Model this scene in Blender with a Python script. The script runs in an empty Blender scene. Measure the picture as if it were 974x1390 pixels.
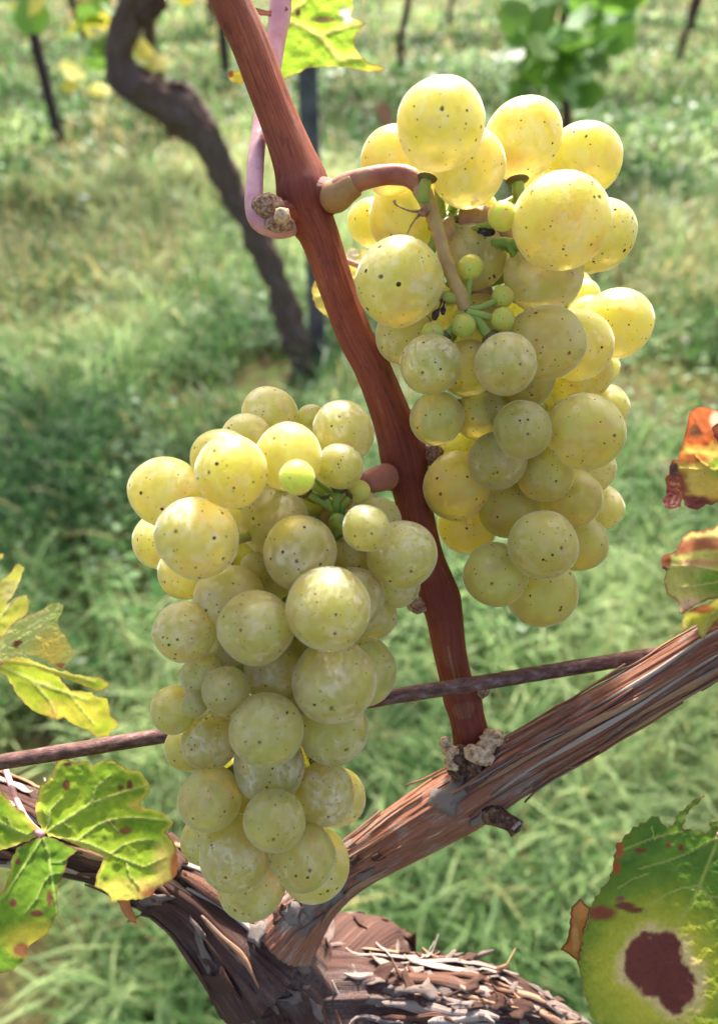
import bpy, bmesh, math, random
import numpy as np
from mathutils import Vector, Matrix, noise as mnoise
from mathutils.geometry import delaunay_2d_cdt

random.seed(7)
rng = np.random.default_rng(7)
scn = bpy.context.scene
COL = scn.collection

# ------------------------------------------------------------------ camera
PITCH = math.radians(38.8)
FPX, CX, CY = 1015.0, 487.0, 695.0
CAM = Vector((0, 0, 1.0))
FWD = Vector((0, math.cos(PITCH), -math.sin(PITCH)))
UPV = Vector((0, math.sin(PITCH), math.cos(PITCH)))
RGT = Vector((1, 0, 0))
cam_d = bpy.data.cameras.new('camera')
cam = bpy.data.objects.new('camera', cam_d)
COL.objects.link(cam)
cam.location = CAM
cam.rotation_euler = (math.pi / 2 - PITCH, 0, 0)
cam_d.sensor_fit = 'HORIZONTAL'
cam_d.sensor_width = 36
cam_d.lens = 36 * FPX / 974
cam_d.clip_start = 0.01
cam_d.clip_end = 600
cam_d.dof.use_dof = True
cam_d.dof.focus_distance = 0.142
cam_d.dof.aperture_fstop = 21
scn.camera = cam

# ------------------------------------------------------------------ light
SUN_AZ = math.radians(4)      # to the right of straight ahead, behind the grapes
SUN_EL = math.radians(40)
world = bpy.data.worlds.new('World')
scn.world = world
world.use_nodes = True
wn = world.node_tree
wn.nodes.clear()
sky = wn.nodes.new('ShaderNodeTexSky')
sky.sky_type = 'NISHITA'
sky.sun_disc = False
sky.sun_elevation = SUN_EL
sky.sun_rotation = SUN_AZ
sky.dust_density = 6.0
sky.ozone_density = .6
bg = wn.nodes.new('ShaderNodeBackground')
bg.inputs[1].default_value = 0.15
wo = wn.nodes.new('ShaderNodeOutputWorld')
wn.links.new(sky.outputs[0], bg.inputs[0])
wn.links.new(bg.outputs[0], wo.inputs[0])
sun_d = bpy.data.lights.new('sun', 'SUN')
sun_d.energy = 5.0
sun_d.angle = math.radians(4.0)
sun_d.color = (1.0, 0.95, 0.86)
sun = bpy.data.objects.new('sun', sun_d)
COL.objects.link(sun)
SDIR = Vector((math.sin(SUN_AZ) * math.cos(SUN_EL), math.cos(SUN_AZ) * math.cos(SUN_EL), math.sin(SUN_EL)))
sun.rotation_euler = SDIR.to_track_quat('Z', 'Y').to_euler()
sun.location = (0, 0, 5)
vs = scn.view_settings
scn.display_settings.display_device = 'sRGB'
vs.view_transform = 'Standard'
vs.look = 'None'
vs.exposure = 1.25
vs.gamma = 1.0
vs.use_curve_mapping = False
scn.cycles.use_denoising = True
scn.cycles.max_bounces = 10
scn.cycles.diffuse_bounces = 4
scn.cycles.transmission_bounces = 6
scn.cycles.sample_clamp_indirect = 6.0


# ------------------------------------------------------------------ helpers
def at(px, py, d):
    """point seen at photo pixel (px, py), d metres along the camera axis"""
    return CAM + FWD * d + RGT * ((px - CX) / FPX * d) + UPV * (-(py - CY) / FPX * d)


def at_y(px, py, Y):
    r = FWD + RGT * ((px - CX) / FPX) + UPV * (-(py - CY) / FPX)
    return CAM + r * (Y / r.y)


def at_ground(px, py, z=0.0):
    r = FWD + RGT * ((px - CX) / FPX) + UPV * (-(py - CY) / FPX)
    return CAM + r * ((z - CAM.z) / r.z)


def tag(o, label=None, cat=None, group=None, kind=None):
    if label: o['label'] = label
    if cat: o['category'] = cat
    if group: o['group'] = group
    if kind: o['kind'] = kind
    return o


def empty(name, loc):
    o = bpy.data.objects.new(name, None)
    o.empty_display_size = 0.02
    COL.objects.link(o)
    o.location = loc
    return o


def link(name, me, mat, parent=None, loc=None):
    """link a mesh built in world coordinates; the origin goes to loc"""
    o = bpy.data.objects.new(name, me)
    if mat is not None and len(me.materials) == 0:
        me.materials.append(mat)
    COL.objects.link(o)
    if parent is not None:
        o.parent = parent
        if parent.type == 'EMPTY':
            o.matrix_parent_inverse = Matrix.Translation(-Vector(parent.location))
    return o


def np_mesh(name, verts, faces, smooth=True):
    """verts (n,3); faces: list of index arrays, each (k, m) with constant m"""
    me = bpy.data.meshes.new(name)
    verts = np.asarray(verts, dtype=np.float32)
    me.vertices.add(len(verts))
    me.vertices.foreach_set('co', verts.ravel())
    loops, starts, totals = [], [], []
    pos = 0
    for f in faces:
        f = np.asarray(f, dtype=np.int32)
        if f.size == 0: continue
        k, m = f.shape
        loops.append(f.ravel())
        starts.append(pos + np.arange(k) * m)
        totals.append(np.full(k, m))
        pos += k * m
    loops = np.concatenate(loops); starts = np.concatenate(starts); totals = np.concatenate(totals)
    me.loops.add(len(loops))
    me.loops.foreach_set('vertex_index', loops.astype(np.int32))
    me.polygons.add(len(starts))
    me.polygons.foreach_set('loop_start', starts.astype(np.int32))
    me.polygons.foreach_set('loop_total', totals.astype(np.int32))
    if smooth:
        me.polygons.foreach_set('use_smooth', np.ones(len(starts), dtype=bool))
    me.update()
    me.validate()
    return me


def set_vec(me, name, arr):
    a = me.attributes.new(name, 'FLOAT_VECTOR', 'POINT')
    a.data.foreach_set('vector', np.asarray(arr, dtype=np.float32).ravel())


def set_col(me, name, arr):
    arr = np.asarray(arr, dtype=np.float32)
    if arr.shape[1] == 3:
        arr = np.hstack([arr, np.ones((len(arr), 1), np.float32)])
    a = me.attributes.new(name, 'FLOAT_COLOR', 'POINT')
    a.data.foreach_set('color', arr.ravel())


_P = np.random.default_rng(3).random(4096).astype(np.float64)


def vnoise(p):
    """smooth value noise, p (n,3) -> (n,) in -1..1"""
    p = np.asarray(p, dtype=np.float64)
    i = np.floor(p).astype(np.int64)
    f = p - i
    f = f * f * (3 - 2 * f)
    out = 0
    for dx in (0, 1):
        for dy in (0, 1):
            for dz in (0, 1):
                h = ((i[:, 0] + dx) * 73856093 ^ (i[:, 1] + dy) * 19349663 ^ (i[:, 2] + dz) * 83492791) & 4095
                w = (f[:, 0] if dx else 1 - f[:, 0]) * (f[:, 1] if dy else 1 - f[:, 1]) * (f[:, 2] if dz else 1 - f[:, 2])
                out = out + w * _P[h]
    return out * 2 - 1


def fbm(p, o=3):
    s, a, t = 0, 1, 0
    for k in range(o):
        s = s + a * vnoise(np.asarray(p) * 2 ** k + 17.3 * k); t += a; a *= .5
    return s / t


def srgb(r, g, b):
    return tuple(((c / 255) / 12.92 if c <= 10 else ((c / 255 + .055) / 1.055) ** 2.4) for c in (r, g, b))


def catmull(pts, n):
    """pts (k,m) -> (n,m) smooth samples, roughly even in length"""
    P = np.asarray(pts, dtype=float)
    P = np.vstack([2 * P[0] - P[1], P, 2 * P[-1] - P[-2]])
    dense = []
    for i in range(1, len(P) - 2):
        t = np.linspace(0, 1, 24, endpoint=False)[:, None]
        a, b, c, d = P[i - 1], P[i], P[i + 1], P[i + 2]
        dense.append(.5 * (2 * b + (c - a) * t + (2 * a - 5 * b + 4 * c - d) * t ** 2 + (3 * b - a - 3 * c + d) * t ** 3))
    dense.append(P[-2][None])
    D = np.vstack(dense)
    L = np.concatenate([[0], np.cumsum(np.linalg.norm(np.diff(D[:, :3], axis=0), axis=1))])
    s = np.linspace(0, L[-1], n)
    return np.stack([np.interp(s, L, D[:, k]) for k in range(D.shape[1])], 1), s


def frames(C):
    T = np.gradient(C, axis=0)
    T /= np.linalg.norm(T, axis=1)[:, None] + 1e-12
    N = np.zeros_like(T)
    ref = np.array([0.0, -.6, .8])
    if abs(T[0] @ ref) > .95: ref = np.array([1.0, 0, 0])
    v = ref - T[0] * (ref @ T[0]); N[0] = v / np.linalg.norm(v)
    for i in range(1, len(T)):
        v = N[i - 1] - T[i] * (N[i - 1] @ T[i])
        N[i] = v / (np.linalg.norm(v) + 1e-12)
    return T, N, np.cross(T, N)


class Tube:
    """a swept tube: pts rows (x,y,z,r) in world metres"""
    def __init__(s, pts, nl=60, ns=20, disp=None, cap=True):
        Q, s.S = catmull(pts, nl)
        s.C, s.R = Q[:, :3], np.maximum(Q[:, 3], 1e-5)
        s.T, s.N, s.B = frames(s.C)
        s.nl, s.ns = nl, ns
        th = np.linspace(0, 2 * np.pi, ns, endpoint=False)
        ct, st = np.cos(th), np.sin(th)
        dirs = s.N[:, None] * ct[None, :, None] + s.B[:, None] * st[None, :, None]
        TC = np.zeros((nl, ns, 3))
        TC[..., 0] = ct; TC[..., 1] = st; TC[..., 2] = s.S[:, None]
        rad = np.repeat(s.R[:, None], ns, 1)
        if disp is not None:
            rad = rad + disp(TC.reshape(-1, 3), np.repeat(s.R, ns)).reshape(nl, ns)
        s.rad = rad
        V = s.C[:, None] + dirs * rad[..., None]
        s.V = V.reshape(-1, 3); s.TC = TC.reshape(-1, 3)
        i = np.arange(nl - 1)[:, None] * ns; j = np.arange(ns)[None]; j2 = (j + 1) % ns
        s.F = np.stack([i + j, i + j2, i + ns + j2, i + ns + j], -1).reshape(-1, 4)
        s.F3 = np.zeros((0, 3), int)
        if cap:
            n0 = len(s.V)
            s.V = np.vstack([s.V, s.C[0] - s.T[0] * s.R[0] * .3, s.C[-1] + s.T[-1] * s.R[-1] * .3])
            s.TC = np.vstack([s.TC, [0, 0, 0], [0, 0, s.S[-1]]])
            j = np.arange(ns); j2 = (j + 1) % ns
            a = np.stack([np.full(ns, n0), j2, j], 1)
            b = np.stack([np.full(ns, n0 + 1), (nl - 1) * ns + j, (nl - 1) * ns + j2], 1)
            s.F3 = np.vstack([a, b])

    def surf(s, u, th, lift=0.0):
        """point and normal on the surface; u in 0..1 along"""
        k = np.clip(u * (s.nl - 1), 0, s.nl - 1.001)
        i = int(k); f = k - i
        C = s.C[i] * (1 - f) + s.C[i + 1] * f
        N = s.N[i] * (1 - f) + s.N[i + 1] * f; B = s.B[i] * (1 - f) + s.B[i + 1] * f
        j = int((th % (2 * np.pi)) / (2 * np.pi) * s.ns) % s.ns
        r = s.rad[i, j] * (1 - f) + s.rad[i + 1, j] * f
        n = N * math.cos(th) + B * math.sin(th)
        n = n / np.linalg.norm(n)
        return C + n * (r + lift), n, s.T[i]

    def mesh(s, name):
        me = np_mesh(name, s.V, [s.F, s.F3])
        set_vec(me, 'tc', s.TC)
        return me


def join_tubes(name, tubes):
    V, F, F3, TC, n = [], [], [], [], 0
    for t in tubes:
        V.append(t.V); F.append(t.F + n); F3.append(t.F3 + n); TC.append(t.TC); n += len(t.V)
    me = np_mesh(name, np.vstack(V), [np.vstack(F), np.vstack(F3)])
    set_vec(me, 'tc', np.vstack(TC))
    return me


def px_path(rows):
    """rows (px, py, d, r_px) -> (x,y,z,r)"""
    out = []
    for x, y, d, r in rows:
        p = at(x, y, d)
        out.append((p.x, p.y, p.z, r * d / FPX))
    return out


# ------------------------------------------------------------------ materials
class NT:
    def __init__(s, name):
        s.m = bpy.data.materials.new(name); s.m.use_nodes = True
        s.t = s.m.node_tree; s.t.nodes.clear()
        s.out = s.t.nodes.new('ShaderNodeOutputMaterial')

    def n(s, typ, **kw):
        nd = s.t.nodes.new('ShaderNode' + typ)
        for k, v in kw.items():
            if hasattr(nd, k): setattr(nd, k, v)
        return nd

    def l(s, a, b): s.t.links.new(a, b)

    def set(s, sock, v):
        if hasattr(v, 'is_output') or isinstance(v, bpy.types.NodeSocket): s.l(v, sock)
        else: sock.default_value = (*v, 1) if isinstance(v, tuple) and len(v) == 3 and sock.type == 'RGBA' else v

    def mix(s, fac, a, b, blend='MIX'):
        nd = s.n('Mix', data_type='RGBA', blend_type=blend)
        s.set(nd.inputs['Factor'], fac); s.set(nd.inputs['A'] if False else nd.inputs[6], a); s.set(nd.inputs[7], b)
        return nd.outputs[2]

    def math(s, op, a, b=0.0, c=0.0, clamp=False):
        nd = s.n('Math', operation=op, use_clamp=clamp)
        s.set(nd.inputs[0], a); s.set(nd.inputs[1], b); s.set(nd.inputs[2], c)
        return nd.outputs[0]

    def vmath(s, op, a, b):
        nd = s.n('VectorMath', operation=op)
        s.set(nd.inputs[0], a); s.set(nd.inputs[1], b)
        return nd.outputs[0]

    def noise(s, vec, scale, detail=4, rough=.55, dist=0.0):
        nd = s.n('TexNoise')
        if vec is not None: s.l(vec, nd.inputs['Vector'])
        nd.inputs['Scale'].default_value = scale; nd.inputs['Detail'].default_value = detail
        nd.inputs['Roughness'].default_value = rough; nd.inputs['Distortion'].default_value = dist
        return nd.outputs[0]

    def voro(s, vec, scale, feature='F1'):
        nd = s.n('TexVoronoi', feature=feature)
        if vec is not None: s.l(vec, nd.inputs['Vector'])
        nd.inputs['Scale'].default_value = scale
        return nd

    def ramp(s, fac, stops, interp='LINEAR'):
        nd = s.n('ValToRGB'); s.l(fac, nd.inputs[0])
        cr = nd.color_ramp; cr.interpolation = interp
        while len(cr.elements) < len(stops): cr.elements.new(.5)
        for e, (p, c) in zip(cr.elements, stops):
            e.position = p
            e.color = (c, c, c, 1) if isinstance(c, (int, float)) else (*c, 1)
        return nd.outputs[0]

    def range(s, v, a, b, c=0.0, d=1.0):
        nd = s.n('MapRange', clamp=True)
        s.set(nd.inputs[0], v)
        for k, x in zip((1, 2, 3, 4), (a, b, c, d)): s.set(nd.inputs[k], x)
        return nd.outputs[0]

    def attr(s, name):
        nd = s.n('Attribute'); nd.attribute_name = name
        return nd

    def bsdf(s, col, rough=.6, spec=.4, **kw):
        nd = s.n('BsdfPrincipled')
        s.set(nd.inputs['Base Color'], col); s.set(nd.inputs['Roughness'], rough)
        s.set(nd.inputs['Specular IOR Level'], spec)
        for k, v in kw.items(): s.set(nd.inputs[k], v)
        return nd

    def bump(s, h, strength=.4, dist=.001):
        nd = s.n('Bump'); s.l(h, nd.inputs['Height'])
        nd.inputs['Strength'].default_value = strength; nd.inputs['Distance'].default_value = dist
        return nd.outputs[0]

    def done(s, shader):
        s.l(shader, s.out.inputs[0]); return s.m


def grape_material(name, tones, bloom_amt, speck=1.0, sss=.03, glass=.6):
    t = NT(name)
    oi = t.n('ObjectInfo')
    tc = t.n('TexCoord').outputs['Object']
    off = t.n('CombineXYZ')
    for k, m in enumerate((91.7, 53.3, 37.1)):
        t.l(t.math('MULTIPLY', oi.outputs['Random'], m), off.inputs[k])
    v = t.vmath('ADD', tc, off.outputs[0])
    rnd = oi.outputs['Random']
    base = t.ramp(rnd, tones)
    big = t.noise(v, 1.3, 3)
    base = t.mix(t.range(big, .46, .70, 0, .7), base, srgb(232, 184, 120))
    base = t.mix(t.range(big, .5, .25, 0, .5), base, srgb(222, 222, 124))
    # waxy bloom: cloudy patches broken by rubbed spots
    b1 = t.range(t.noise(v, 1.7, 5, .6, .4), .38, .60, .1, 1)
    b2 = t.range(t.noise(v, 5.0, 5, .6, .5), .38, .58, .2, 1)
    rub = t.range(t.math('ADD', t.voro(v, 4.6).outputs['Distance'], t.math('MULTIPLY', t.math('SUBTRACT', t.noise(v, 9, 3), .5), .3)), .16, .34, .2, 1)
    r2 = t.math('FRACT', t.math('MULTIPLY', rnd, 7.77))
    amt = t.range(r2, 0, 1, bloom_amt * .5, bloom_amt)
    bl = t.math('MULTIPLY', t.math('MULTIPLY', t.math('MULTIPLY', b1, b2), rub), amt)
    col = t.mix(bl, base, srgb(238, 222, 204))
    # lenticels and scars
    vo = t.voro(t.vmath('ADD', v, (3.1, 1.7, 9.2)), 4.0)
    sep = t.n('SeparateColor'); t.l(vo.outputs['Color'], sep.inputs[0])
    thr = t.range(t.math('POWER', sep.outputs[0], 2.2), .0, 1, .01, t.range(t.math('FRACT', t.math('MULTIPLY', rnd, 13.3)), 0, 1, .14 * speck, .23 * speck))
    wob = t.math('MULTIPLY', t.math('SUBTRACT', t.noise(v, 26, 2), .5), .09)
    dots = t.range(t.math('SUBTRACT', t.math('ADD', vo.outputs['Distance'], wob), thr), -.02, .015, 1, 0)
    vo3 = t.voro(t.vmath('ADD', v, (7.3, 21.7, 5.2)), 6.5)
    sep3 = t.n('SeparateColor'); t.l(vo3.outputs['Color'], sep3.inputs[0])
    thr3 = t.range(t.math('POWER', sep3.outputs[0], 1.6), .0, 1, .0, .19 * speck)
    dots3 = t.range(t.math('SUBTRACT', t.math('ADD', vo3.outputs['Distance'], t.math('MULTIPLY', wob, 1.3)), thr3), -.02, .015, .8, 0)
    dots = t.math('MAXIMUM', dots, dots3)
    vo2 = t.voro(t.vmath('ADD', v, (13.1, 4.7, 2.2)), 1.3)
    sep2 = t.n('SeparateColor'); t.l(vo2.outputs['Color'], sep2.inputs[0])
    thr2 = t.range(sep2.outputs[1], .3, 1, .0, .075 * speck)
    wob2 = t.math('MULTIPLY', t.math('SUBTRACT', t.noise(v, 15, 4, .7, 1.5), .5), .16)
    scar = t.range(t.math('SUBTRACT', t.math('ADD', vo2.outputs['Distance'], wob2), thr2), -.02, .02, 1, 0)
    # stylar scar at the pole away from the stalk
    sx = t.n('SeparateXYZ'); t.l(tc, sx.inputs[0])
    rad2 = t.math('ADD', t.math('MULTIPLY', sx.outputs[0], sx.outputs[0]), t.math('MULTIPLY', sx.outputs[1], sx.outputs[1]))
    pr = t.math('ADD', t.math('SQRT', rad2), t.math('MULTIPLY', t.math('SUBTRACT', t.noise(v, 14, 3), .5), .10))
    pole = t.math('MULTIPLY', t.range(pr, .035, .06, .85, 0), t.math('LESS_THAN', sx.outputs[2], 0.0))
    # faint scratches
    scv = t.n('Mapping'); t.l(v, scv.inputs[0]); scv.inputs['Scale'].default_value = (2.2, 9, 2.2)
    scr = t.range(t.noise(scv.outputs[0], 2.6, 2, .5, 2.0), .745, .775, 0, .8)
    dark = t.math('MAXIMUM', t.math('MAXIMUM', dots, t.math('MULTIPLY', scar, .9)), t.math('MAXIMUM', pole, scr))
    col = t.mix(dark, col, srgb(72, 38, 18))
    rough = t.range(bl, 0, .6, .30, .55)
    p = t.bsdf(col, rough, .45)
    p.subsurface_method = 'RANDOM_WALK'
    t.set(p.inputs['Subsurface Weight'], t.math('SUBTRACT', 1.0, t.math('MAXIMUM', t.math('MULTIPLY', bl, .75), t.math('MULTIPLY', dark, .8))))
    p.inputs['Subsurface Radius'].default_value = (1.0, .97, .26)
    p.inputs['Subsurface Scale'].default_value = sss
    p.inputs['IOR'].default_value = 1.36
    t.set(p.inputs['Transmission Weight'], t.math('MULTIPLY', t.math('SUBTRACT', 1.0, t.math('MAXIMUM', bl, dark)), glass))
    p.inputs['Sheen Weight'].default_value = .7
    p.inputs['Sheen Roughness'].default_value = .25
    bn = t.bump(t.noise(v, 18, 3), .06, .02)
    t.l(bn, p.inputs['Normal'])
    return t.done(p.outputs[0])


M = {}
TONES = [(0, srgb(244, 228, 122)), (.35, srgb(248, 230, 128)), (.7, srgb(240, 226, 120)), (1, srgb(248, 226, 132))]
M['grape'] = grape_material('ripe_grape_skin', TONES, .68)
M['grape_green'] = grape_material('greener_grape_skin', [(0, srgb(226, 214, 108)), (1, srgb(238, 218, 116))], .45, 1.0)
M['young'] = grape_material('unripe_berry_skin', [(0, srgb(190, 212, 84)), (1, srgb(208, 222, 100))], .12, .9, .006, .2)


def stalk_material(name, ramp, rough=.5, scale=420.0):
    t = NT(name)
    tc = t.n('TexCoord').outputs['Object']
    n1 = t.noise(tc, scale * .35, 4); n2 = t.noise(tc, scale * 2.2, 3)
    col = t.ramp(n1, ramp)
    col = t.mix(t.range(n2, .68, .76, 0, .5), col, srgb(108, 70, 50))
    p = t.bsdf(col, rough, .35, **{'Subsurface Weight': .25, 'Subsurface Scale': .0015})
    p.inputs['Subsurface Radius'].default_value = (1, .7, .3)
    t.l(t.bump(n2, .25, .0004), p.inputs['Normal'])
    return t.done(p.outputs[0])


M['rachis'] = stalk_material('rachis_skin', [(.3, srgb(176, 140, 92)), (.5, srgb(190, 164, 104)), (.7, srgb(178, 122, 100))])
M['collar'] = stalk_material('collar_skin', [(.3, srgb(150, 96, 66)), (.5, srgb(172, 134, 86)), (.7, srgb(160, 100, 76))])
M['pedicel'] = stalk_material('pedicel_skin', [(.3, srgb(120, 150, 66)), (.6, srgb(160, 176, 84)), (.75, srgb(150, 140, 80))])
M['peduncle'] = stalk_material('peduncle_skin', [(.3, srgb(150, 84, 70)), (.5, srgb(170, 108, 90)), (.72, srgb(176, 132, 92))])
M['petiole'] = stalk_material('petiole_skin', [(.3, srgb(196, 132, 140)), (.55, srgb(214, 162, 168)), (.75, srgb(190, 128, 130))])
M['cap'] = stalk_material('pedicel_cap', [(.3, srgb(84, 92, 48)), (.55, srgb(104, 84, 54)), (.75, srgb(110, 120, 60))])


def cane_material():
    t = NT('ripened_cane_bark')
    a = t.attr('tc').outputs['Vector']
    mp = t.n('Mapping'); t.l(a, mp.inputs[0]); mp.inputs['Scale'].default_value = (9, 9, 30)
    st = t.noise(mp.outputs[0], 2.2, 5, .6)
    mp2 = t.n('Mapping'); t.l(a, mp2.inputs[0]); mp2.inputs['Scale'].default_value = (1.2, 1.2, 40)
    bg_ = t.noise(mp2.outputs[0], 1.0, 4)
    mp3 = t.n('Mapping'); t.l(a, mp3.inputs[0]); mp3.inputs['Scale'].default_value = (5, 5, 900)
    fl = t.noise(mp3.outputs[0], 1.0, 3)
    col = t.ramp(st, [(.30, srgb(84, 36, 26)), (.40, srgb(148, 72, 46)), (.58, srgb(164, 84, 54)), (.78, srgb(188, 116, 80))])
    col = t.mix(t.range(bg_, .4, .7, 0, .45), col, srgb(112, 44, 38))
    col = t.mix(t.range(fl, .66, .74, 0, .5), col, srgb(70, 34, 26))
    col = t.mix(t.range(fl, .30, .26, 0, .6), col, srgb(196, 146, 112))
    mp5 = t.n('Mapping'); t.l(a, mp5.inputs[0]); mp5.inputs['Scale'].default_value = (2.2, 2.2, 150)
    bl_ = t.noise(mp5.outputs[0], 1.4, 6, .65)
    col = t.mix(t.range(bl_, .52, .66, 0, .6), col, srgb(84, 40, 32))
    col = t.mix(t.range(bl_, .42, .32, 0, .45), col, srgb(186, 110, 74))
    at_ = t.attr('peel')
    col = t.mix(at_.outputs['Fac'], col, t.ramp(st, [(.35, srgb(120, 76, 50)), (.5, srgb(186, 142, 102)), (.65, srgb(206, 170, 128))]))
    nd = t.attr('node')
    col = t.mix(t.math('MULTIPLY', nd.outputs['Fac'], .6), col, srgb(98, 36, 36))
    p = t.bsdf(col, .62, .3)
    t.l(t.bump(st, .45, .0006), p.inputs['Normal'])
    return t.done(p.outputs[0])


def bark_material(name, dark, mid, light, grey, grey_amt=.5, along=30.0, rough=.85):
    t = NT(name)
    a = t.attr('tc').outputs['Vector']
    mp = t.n('Mapping'); t.l(a, mp.inputs[0]); mp.inputs['Scale'].default_value = (9, 9, along)
    st = t.noise(mp.outputs[0], 2.0, 7, .65, .3)
    mp2 = t.n('Mapping'); t.l(a, mp2.inputs[0]); mp2.inputs['Scale'].default_value = (15, 15, along * 1.3)
    st2 = t.noise(mp2.outputs[0], 2.4, 5, .6)
    mp3 = t.n('Mapping'); t.l(a, mp3.inputs[0]); mp3.inputs['Scale'].default_value = (1.3, 1.3, along * 1.6)
    pat = t.noise(mp3.outputs[0], 1.3, 4)
    mp4 = t.n('Mapping'); t.l(a, mp4.inputs[0]); mp4.inputs['Scale'].default_value = (12, 12, 2200)
    spk = t.noise(mp4.outputs[0], 1.0, 3)
    col = t.ramp(st, [(.30, dark), (.45, mid), (.58, mid), (.72, light)])
    col = t.mix(t.math('MULTIPLY', t.range(pat, .50, .64), t.range(spk, .35, .6, .15, 1)), col, t.mix(t.range(st2, .35, .7), grey, srgb(70, 60, 62)))if grey_amt > 0 else col
    col = t.mix(t.range(st2, .66, .72, 0, .75), col, light)
    col = t.mix(t.range(st2, .36, .30, 0, .8), col, dark)
    p = t.bsdf(col, rough, .25)
    t.l(t.bump(t.math('ADD', st2, t.math('MULTIPLY', spk, .3)), .7, .0010), p.inputs['Normal'])
    return t.done(p.outputs[0])


M['cane'] = cane_material()
M['cordon'] = bark_material('cordon_bark', srgb(96, 58, 46), srgb(166, 112, 90), srgb(230, 200, 168), srgb(212, 196, 190), along=55.0)
M['oldwood'] = bark_material('old_wood_bark', srgb(42, 30, 30), srgb(88, 62, 56), srgb(146, 114, 94), srgb(128, 110, 104))
M['farwood'] = bark_material('weathered_trunk_bark', srgb(56, 42, 40), srgb(106, 84, 78), srgb(160, 136, 122), srgb(142, 124, 120), along=10.0)
M['strip_red'] = bark_material('bark_strip_red', srgb(96, 56, 46), srgb(160, 104, 84), srgb(208, 168, 134), srgb(180, 158, 150), .3)
M['strip_tan'] = bark_material('bark_strip_tan', srgb(120, 84, 64), srgb(176, 136, 106), srgb(208, 176, 142), srgb(176, 156, 144), .3)
M['strip_grey'] = bark_material('bark_strip_grey', srgb(124, 104, 96), srgb(188, 170, 160), srgb(216, 202, 192), srgb(204, 192, 186))
M['flake'] = bark_material('bark_flake_grey', srgb(82, 62, 56), srgb(158, 138, 130), srgb(210, 192, 182), srgb(186, 170, 164))
M['flake_dark'] = bark_material('bark_flake_brown', srgb(54, 36, 32), srgb(106, 74, 62), srgb(156, 120, 98), srgb(132, 112, 104))


def scab_material(name, a, b, c, scale=900):
    t = NT(name)
    tc = t.n('TexCoord').outputs['Object']
    n1 = t.noise(tc, scale, 5, .65)
    p = t.bsdf(t.ramp(n1, [(.32, a), (.5, b), (.68, c)]), .9, .2)
    t.l(t.bump(n1, .8, .0008), p.inputs['Normal'])
    return t.done(p.outputs[0])


M['crumb'] = scab_material('crumbly_callus', srgb(124, 84, 60), srgb(206, 172, 136), srgb(236, 216, 186))
M['burr'] = scab_material('dark_burr', srgb(50, 36, 32), srgb(96, 70, 58), srgb(146, 116, 96), 900)
M['lichen'] = scab_material('grey_scab', srgb(120, 104, 98), srgb(172, 156, 148), srgb(206, 192, 184), 1600)
M['bud'] = scab_material('woolly_bud', srgb(92, 58, 42), srgb(160, 122, 98), srgb(206, 180, 156), 1400)
M['darkwood'] = scab_material('dark_pruned_wood', srgb(36, 28, 30), srgb(66, 54, 58), srgb(104, 92, 96), 900)


def wire_material():
    t = NT('rusty_wire')
    a = t.attr('tc').outputs['Vector']
    mp = t.n('Mapping'); t.l(a, mp.inputs[0]); mp.inputs['Scale'].default_value = (1.0, 1.0, 300)
    n1 = t.noise(mp.outputs[0], 1.2, 6, .65); n2 = t.noise(mp.outputs[0], 7, 4, .6)
    col = t.ramp(n1, [(.3, srgb(66, 44, 46)), (.45, srgb(98, 66, 62)), (.56, srgb(122, 88, 80)), (.68, srgb(140, 126, 136))])
    col = t.mix(t.range(n2, .6, .7, 0, .8), col, srgb(54, 34, 34))
    p = t.bsdf(col, .55, .5, Metallic=.35)
    t.l(t.bump(n2, .5, .0005), p.inputs['Normal'])
    return t.done(p.outputs[0])


M['wire'] = wire_material()


def leaf_material(name='vine_leaf_blade', transl=.5):
    t = NT(name)
    tc = t.n('TexCoord').outputs['Object']
    c = t.attr('Col').outputs['Color']
    v = t.voro(tc, 850, 'DISTANCE_TO_EDGE').outputs['Distance']
    n1 = t.noise(tc, 260, 5, .6); n2 = t.noise(tc, 900, 3)
    ret = t.range(v, .0, .10, 1, 0)
    c = t.mix(t.math('MULTIPLY', ret, .3), c, t.mix(1.0, c, (1.35, 1.3, 1.3), 'MULTIPLY'))
    c = t.mix(t.range(n1, .35, .7, .0, .35), c, t.mix(1.0, c, (.62, .62, .5), 'MULTIPLY'))
    c = t.mix(t.range(n2, .70, .76, 0, .6), c, srgb(92, 62, 34))
    h = t.math('ADD', t.math('MULTIPLY', t.range(v, 0, .35), 1.0), t.math('MULTIPLY', n2, .3))
    nrm = t.bump(h, .35, .0003)
    p = t.bsdf(c, .5, .4)
    t.l(nrm, p.inputs['Normal'])
    tr = t.n('BsdfTranslucent')
    g = t.n('Gamma'); t.l(c, g.inputs[0]); g.inputs[1].default_value = .85
    t.l(g.outputs[0], tr.inputs[0])
    mx = t.n('MixShader'); mx.inputs[0].default_value = transl
    t.l(p.outputs[0], mx.inputs[1]); t.l(tr.outputs[0], mx.inputs[2])
    return t.done(mx.outputs[0])


M['leaf'] = leaf_material()


def foliage_material(name, transl=.4, rough=.55):
    t = NT(name)
    c = t.attr('Col').outputs['Color']
    p = t.bsdf(c, rough, .35)
    tr = t.n('BsdfTranslucent'); t.l(c, tr.inputs[0])
    mx = t.n('MixShader'); mx.inputs[0].default_value = transl
    t.l(p.outputs[0], mx.inputs[1]); t.l(tr.outputs[0], mx.inputs[2])
    return t.done(mx.outputs[0])


M['foliage'] = foliage_material('vine_foliage')
M['grass'] = foliage_material('grass_blades', .45, .5)
M['flower'] = foliage_material('petals', .4, .6)


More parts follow.
